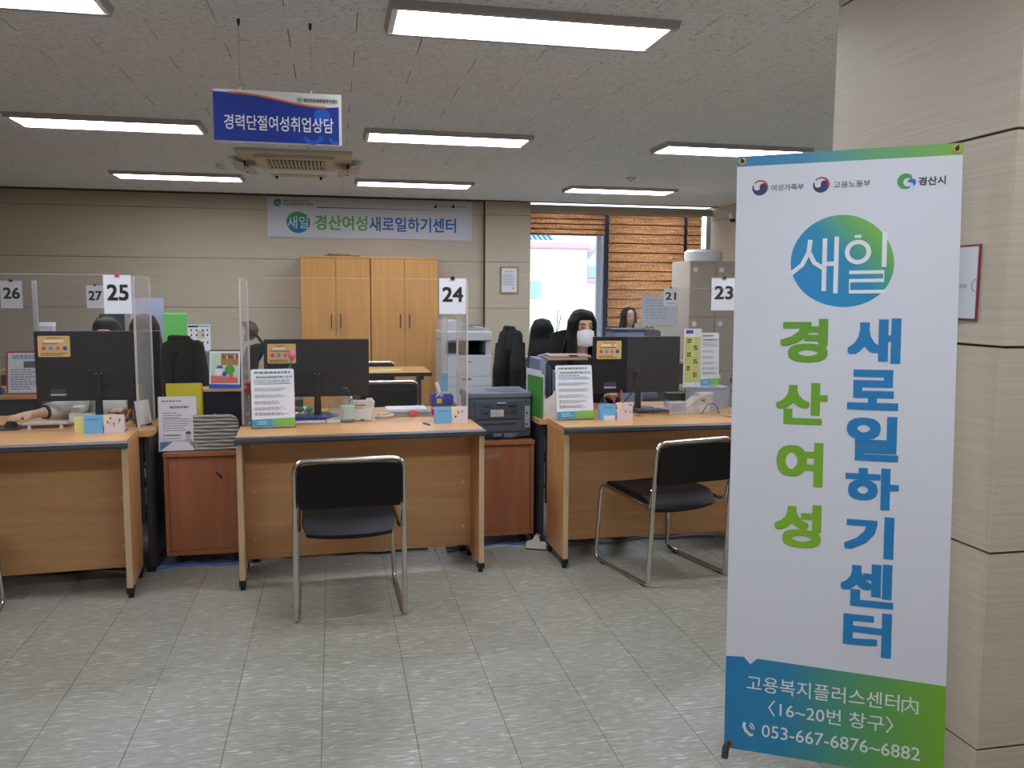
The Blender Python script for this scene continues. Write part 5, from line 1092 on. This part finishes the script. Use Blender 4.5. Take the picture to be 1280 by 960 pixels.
for k, (c, x0, x1, y0) in enumerate((((40, 80, 170), -.93, -.42, 4.66), ((60, 110, 200), -.92, -.40, 4.60), ((30, 60, 140), .62, 1.08, 4.72), ((60, 110, 200), .60, 1.06, 4.67), ((190, 195, 200), .60, 1.04, 4.62), ((150, 150, 155), 1.25, 2.2, 4.62), ((170, 172, 180), 1.3, 2.1, 4.70), ((60, 60, 66), -.35, .5, 4.66), ((24, 24, 28), -2.0, -1.0, 4.6))):
    t = thing('cable', ['dark blue cable below the left cherry pedestal', 'bright blue cable below the left cherry pedestal', 'dark blue cable below the printer pedestal', 'bright blue cable below the printer pedestal', 'pale grey cable below the printer pedestal', 'grey cable under the desk beside the banner stand', 'pale cable further under the desk beside the banner stand', 'dark cable under the middle desk', 'black cable under the left desk'][k], 'cable', (0, 0, 0), 0, 'cables on the floor under the desks'); n = 9
    pts = [(x0 + (x1 - x0) * i / n, y0 + rnd.uniform(-.03, .03), .0055) for i in range(n + 1)]
    MB().tube(fillet(pts, .05, 4), .0045, 6).build('cord', mat('cable%d' % k, c, .5), t)
# twigs on the sill
t = thing('potted_twigs', 'bare twigs in a small pot on the window sill', 'plant', (2.93, 11.10, .80)); MB().lathe([(.04, 0), (.055, .09), (.05, .09), (.0, .08)], (0, 0, 0), 16).build('pot', mat('pot_grey', (140, 136, 130), .6), t)
for a, b, h in ((-.20, 0, .32), (-.12, .01, .26), (.02, 0, .42), (.07, .01, .36), (-.16, -.01, .20)):
    MB().tube([(0, 0, .08), (a * .5, b, h * .55), (a, b, h)], .005, 6).build('twig', mat('twig', (96, 92, 84), .8), t)
for k in range(3): MB().grid(lambda u, v: Vector((-.26 - .03 * k + v * .12, (u - .5) * .04, .02 + .05 * k + .06 * math.sin(v * 3) + .01 * u)), 3, 6, .002).build('leaf', mat('plant_leaf', (70, 110, 74), .6), t)
# ------------------------------------------------------------------ people (each built facing -y, seat height 0.46)
def person(label, x, y, rz, dz=0.0, hands=((-.16, -.42, .775), (.16, -.42, .775)), elbows=((-.22, -.10, .72), (.22, -.10, .72)), head_yaw=0.0, pitch=0.0, skinm=None, vox=.009, fine=True):
    t = thing('person', label, 'person', (x, y, dz), rz); sk = skinm or skin
    hc = Vector((0, -.02, 1.215)); Hm = Matrix.Translation(hc) @ Matrix.Rotation(head_yaw, 4, 'Z') @ Matrix.Rotation(pitch, 4, 'X')
    H = lambda a, b, c: tuple(Hm @ Vector((a, b, c)))
    hr = (pitch, 0, head_yaw)
    pr = [('e', H(0, .010, .018), (.070, .088, .082), hr), ('e', H(0, -.022, -.035), (.056, .060, .072), hr), ('e', H(0, -.044, -.078), (.030, .028, .024), hr),
          ('c', H(0, -.074, .010), .007, H(0, -.092, -.022), .011), ('e', H(.071, .004, -.012), (.008, .018, .030), hr), ('e', H(-.071, .004, -.012), (.008, .018, .030), hr),
          ('e', H(0, -.072, -.056), (.020, .012, .009), hr),
          ('c', H(0, .015, -.06), .048, (0, .02, 1.00), .050), ('e', (0, .03, .92), (.155, .085, .10)), ('e', (0, .03, .78), (.13, .09, .15)), ('e', (0, .03, .58), (.15, .11, .13)), ('c', (-.13, .03, .965), .045, (.13, .03, .965), .045)]
    for k, s in ((0, -1), (1, 1)):
        e, h = Vector(elbows[k]), Vector(hands[k]); d = (h - e).normalized(); sh = Vector((s * .165, .03, .955))
        pr += [('c', sh, .048, e, .036), ('c', e, .036, h - d * .03, .022), ('c', (s * .085, 0, .52), .085, (s * .10, -.42, .50), .058), ('c', (s * .10, -.42, .50), .056, (s * .10, -.44, .09), .036), ('c', (s * .10, -.42, .04), .035, (s * .10, -.58, .03), .028)]
        side = Vector((-d.y, d.x, 0)).normalized()
        pr += [('c', h - d * .02, .024, h + d * .045 + side * .018, .017), ('c', h - d * .02, .024, h + d * .045 - side * .018, .017)]
        for j, (o_, l_) in enumerate(((-.030, .050), (-.010, .064), (.010, .060), (.028, .046))):
            a = h + d * .045 + side * o_; b_ = a + d * l_ * .6 + Vector((0, 0, .006)); c_ = b_ + d * l_ * .45 + Vector((0, 0, -.016))
            pr += [('c', a, .0092, b_, .0082), ('c', b_, .0082, c_, .0070)]
        th = side * (.036 * (1 if s < 0 else -1)) * (-1 if False else 1)
        pr += [('c', h + th * .4, .012, h + d * .035 + th * 1.3, .0095), ('c', h + d * .035 + th * 1.3, .0095, h + d * .062 + th * 1.25 + Vector((0, 0, -.01)), .008)]
    blob('body', pr, vox * .62 if fine else vox, sk, t, 1 if fine else 2)
    return t, Hm
def eyes(t, Hm):
    H = lambda a, b, c: Hm @ Vector((a, b, c))
    for s in (-1, 1):
        c = H(s * .030, -.0735, .004)
        e = MB().lathe([(.001, -.006), (.007, -.004), (.0075, 0), (.007, .004), (.001, .006)], (0, 0, 0), 12).xf(Matrix.Translation(c) @ Matrix.Diagonal((1.5, .7, .75, 1))).build('eye', mat('eye_white', (226, 218, 212), .3), t)
        MB().lathe([(.001, -.003), (.0048, -.002), (.0048, .001)], (0, 0, 0), 12, 'Y').xf(Matrix.Translation(c + Vector((0, -.004, 0)))).build('iris', mat('iris', (30, 20, 18), .2), e)
        MB().tube([H(s * .016, -.079, .008), H(s * .030, -.0815, .013), H(s * .045, -.074, .008)], .0016, 6).build('lash', hair_m, e)
        MB().tube([H(s * .012, -.080, .026), H(s * .030, -.080, .032), H(s * .050, -.068, .026)], .0028, 6, rad=[.0022, .0032, .0016]).build('eyebrow', hair_m, t)
def long_hair(t, Hm, zend, mt, open_=R(48), n=34, full=1.0, seed=2, part=0.0, vox=.008, spread=1.0):
    rnd = random.Random(seed); H = lambda a, b, c: Vector(Hm @ Vector((a, b, c))); pr = [('e', tuple(H(0, .028, .030)), (.080, .086, .082))]
    for k in range(n):
        ph = open_ + (2 * math.pi - 2 * open_) * k / (n - 1); sx, cy = math.sin(ph), -math.cos(ph)
        front = max(0, 1 - min(abs(ph - open_), abs(2 * math.pi - open_ - ph)) / .5)
        a0 = H(part, -.045 * front + .01, .104 - .02 * front); a1 = H(sx * .052, cy * .055 + .005 - .01 * front, .088); a2 = H(sx * .079, cy * .088 + .008, .03); a3 = H(sx * .083 * full, cy * .092 + .008, -.05)
        if open_ < .1: a0 = H(0, .01, .104)
        zz = zend + rnd.uniform(-.015, .02); a4 = Vector((a3.x * (1.05 + .14 * spread), a3.y + (.05 if cy > 0 else -.02) * (1 if a3.z - zz > .12 else .3), (a3.z + zz) / 2)); a5 = Vector((a4.x * (1.0 + .08 * spread), a4.y * 1.0 + (.0 if cy > 0 else -.02), zz))
        if abs(a5.x) < .02 and cy > 0: pass
        for p, q, r0, r1 in ((a0, a1, .012, .014), (a1, a2, .014, .015), (a2, a3, .015, .016), (a3, a4, .016, .015), (a4, a5, .015, .009)): pr.append(('c', p, r0 * full, q, r1 * full))
    return blob('hair', pr, vox, mt, t, 2)
def top(t, mt, sleeves, name='top', vox=.010, low=.62, neck=False, w=1.0):
    pr = [('e', (0, .03, .92), (.178 * w, .108, .105)), ('e', (0, .03, .78), (.158 * w, .115, .17)), ('e', (0, .03, .64), (.172 * w, .13, .13)), ('c', (-.13, .03, .962), .058, (.13, .03, .962), .058)]
    if neck: pr += [('c', (0, .02, .97), .075, (0, .02, 1.015), .062)]
    for sh, e, h, r in sleeves: pr += [('c', sh, .064, e, r), ('c', e, r, h, r * .72)]
    return blob(name, pr, vox, mt, t, 2)
def pants(t, mt):
    pr = [('e', (0, .03, .57), (.175, .135, .11))]
    for s in (-1, 1): pr += [('c', (s * .085, 0, .53), .100, (s * .10, -.42, .505), .070), ('c', (s * .10, -.42, .505), .068, (s * .10, -.44, .12), .050)]
    blob('trousers', pr, .013, mt, t, 2)
    for s in (-1, 1): blob('shoe', [('c', (s * .10, -.42, .045), .043, (s * .10, -.58, .036), .034)], .009, black_pl, t, 2)
SH = lambda s: (s * .165, .03, .955)
# masked woman
t, Hm = person('masked woman with long dark hair sitting behind the right monitor', 1.578, 5.34, R(2), dz=0.010, hands=((-.13, -.25, .785), (.13, -.25, .785)), elbows=((-.22, -.03, .73), (.22, -.03, .73)), head_yaw=R(4), pitch=R(7), vox=.008)
eyes(t, Hm); long_hair(t, Hm, .93, hair_m, R(50), 40, 1.0, 2, -.006)
blob('fringe', [('e', tuple(Hm @ Vector((0, -.012, .066))), (.070, .066, .040)), ('c', tuple(Hm @ Vector((-.058, -.052, .052))), .015, tuple(Hm @ Vector((-.070, -.040, .0))), .014), ('c', tuple(Hm @ Vector((.056, -.052, .052))), .015, tuple(Hm @ Vector((.072, -.038, .0))), .013)], .007, hair_m, t)
top(t, mat('black_top', (30, 27, 32), .9), [(SH(s), (s * .22, -.03, .73), (s * .14, -.20, .785), .05) for s in (-1, 1)]); pants(t, cloth_bk)
def mask(u, v):
    a = (u - .5) * 2; f = math.sin(math.pi * min(1, max(0, v))) ** .7; hw = 1.28 - .55 * v ** 2.2
    an = a * hw; r = .072 + .004 * v; ridge = .034 * f * (1 - abs(a)) ** 1.0
    x = r * math.sin(an); yv = -.022 - (.064 + ridge) * math.cos(an) ** .9 if math.cos(an) > 0 else -.022
    z = -.019 - .092 * v - .010 * (1 - abs(a)) * v ** 2 - .008 * abs(a) * (1 - v) + .006 * (1 - abs(a)) * (1 - v) ** 2 * 3
    return Hm @ Vector((x, yv, z))
q = MB().grid(mask, 24, 16, .0015).build('face_mask', mat('mask_white', (226, 226, 228), .75, bump=((200, 200, 200), .15)), t)
for s in (-1, 1): MB().tube([Hm @ Vector((s * .062, -.040, -.030)), Hm @ Vector((s * .070, -.01, -.02)), Hm @ Vector((s * .074, .012, -.005))], .0014, 5).build('ear_loop', white_pl, q)
# person behind the left monitor, hand on the mouse
t, Hm = person('person behind the left monitor, white knit sleeve, hand on the mouse', -1.30, 5.38, 0, dz=-.045, hands=((-.255, -.595, .837), (.16, -.42, .825)), elbows=((-.10, -.30, .845), (.22, -.10, .76)), vox=.0085)
eyes(t, Hm)
H = lambda a, b, c: tuple(Hm @ Vector((a, b, c)))
pr = [('e', H(0, .028, .032), (.082, .086, .078)), ('e', H(0, .002, .062), (.075, .080, .048)), ('e', H(0, .05, .10), (.036, .034, .026))]
for k in range(16):
    ph = R(40) + R(280) * k / 15; pr += [('c', H(math.sin(ph) * .078, -math.cos(ph) * .09 + .008, .0), .014, H(math.sin(ph) * .05, -math.cos(ph) * .06 + .01, .085), .014), ('c', H(math.sin(ph) * .05, -math.cos(ph) * .06 + .01, .085), .014, H(0, .05, .105), .015)]
blob('hair', pr, .008, hair_m, t); MB().tube([H(math.cos(a) * .052, -.02 + .01 * math.sin(a), .088 + math.sin(a) * .036) for a in [i * math.pi / 14 for i in range(15)]], .0035, 8).build('headband', mat('tortoise', (88, 70, 56), .3), t)
knit = mat('white_knit', (206, 204, 192), .9, noise=((6, 60, 6), .12), bump=((20, 160, 20), .6))
el, ha = Vector((-.10, -.30, .845)), Vector((-.255, -.595, .837)); d = (ha - el).normalized()
top(t, knit, [(SH(-1), el, el + d * .20, .062), (SH(1), (.22, -.10, .74), (.17, -.38, .785), .058)], neck=True); pants(t, cloth_bk)
c0 = el + d * .195
pr = []
for k in range(5): pr += [('c', el + d * (.02 + k * .04), .060 - k * .003, el + d * (.035 + k * .04), .060 - k * .003)]
q = blob('sleeve_folds', pr, .008, knit, t, 1)
MB().tube([c0 - d * .01, c0 + d * .012, c0 + d * .036], .04, 18, rad=[.040, .042, .036]).build('cuff', mat('black_lace', (34, 28, 30), .8), t)
# long brown haired woman
t, Hm = person('woman with long brown hair in black, behind the left acrylic screen', -1.235, 6.08, R(200), dz=-.04, vox=.012, fine=False)
long_hair(t, Hm, .90, hair_br, R(40), 36, 1.06, 6, spread=1.3); top(t, mat('navy_black', (22, 23, 32), .9), [(SH(s), (s * .22, -.10, .72), (s * .17, -.40, .78), .055) for s in (-1, 1)], neck=True); pants(t, cloth_bk)
# woman by the window, back to us
t, Hm = person('dark haired woman in a flecked black cardigan before the window', 1.615, 6.55, R(172), dz=-.085, vox=.012, fine=False)
long_hair(t, Hm, .93, hair_m, R(40), 34, 1.03, 8, spread=.5)
M = mat('flecked_cardigan', (26, 25, 30), .9); nt = M.node_tree; b = nt.nodes['Principled BSDF']; tc = nt.nodes.new('ShaderNodeTexCoord'); vo = nt.nodes.new('ShaderNodeTexVoronoi'); mp = nt.nodes.new('ShaderNodeMapping'); mp.inputs['Scale'].default_value = (38, 38, 60); nt.links.new(tc.outputs['Object'], mp.inputs['Vector']); nt.links.new(mp.outputs[0], vo.inputs['Vector'])
cr = nt.nodes.new('ShaderNodeValToRGB'); cr.color_ramp.elements[0].position = .22; cr.color_ramp.elements[0].color = (.45, .43, .42, 1); cr.color_ramp.elements[1].position = .30; cr.color_ramp.elements[1].color = (.012, .011, .015, 1); nt.links.new(vo.outputs['Distance'], cr.inputs[0]); nt.links.new(cr.outputs[0], b.inputs['Base Color'])
top(t, M, [(SH(s), (s * .25, -.06, .70), (s * .17, -.36, .76), .062) for s in (-1, 1)], neck=True, w=1.08); pants(t, cloth_bk)
# distant clerk at counter 21
t, Hm = person('distant clerk with dark hair behind the pale poster', 3.30, 9.30, R(10), dz=-.03, vox=.013, fine=False)
eyes(t, Hm); long_hair(t, Hm, 1.08, hair_m, R(55), 26, .95, 9, spread=0.0); top(t, mat('grey_top', (70, 74, 84), .9), [(SH(s), (s * .22, -.10, .72), (s * .17, -.38, .78), .055) for s in (-1, 1)]); pants(t, cloth_bk)
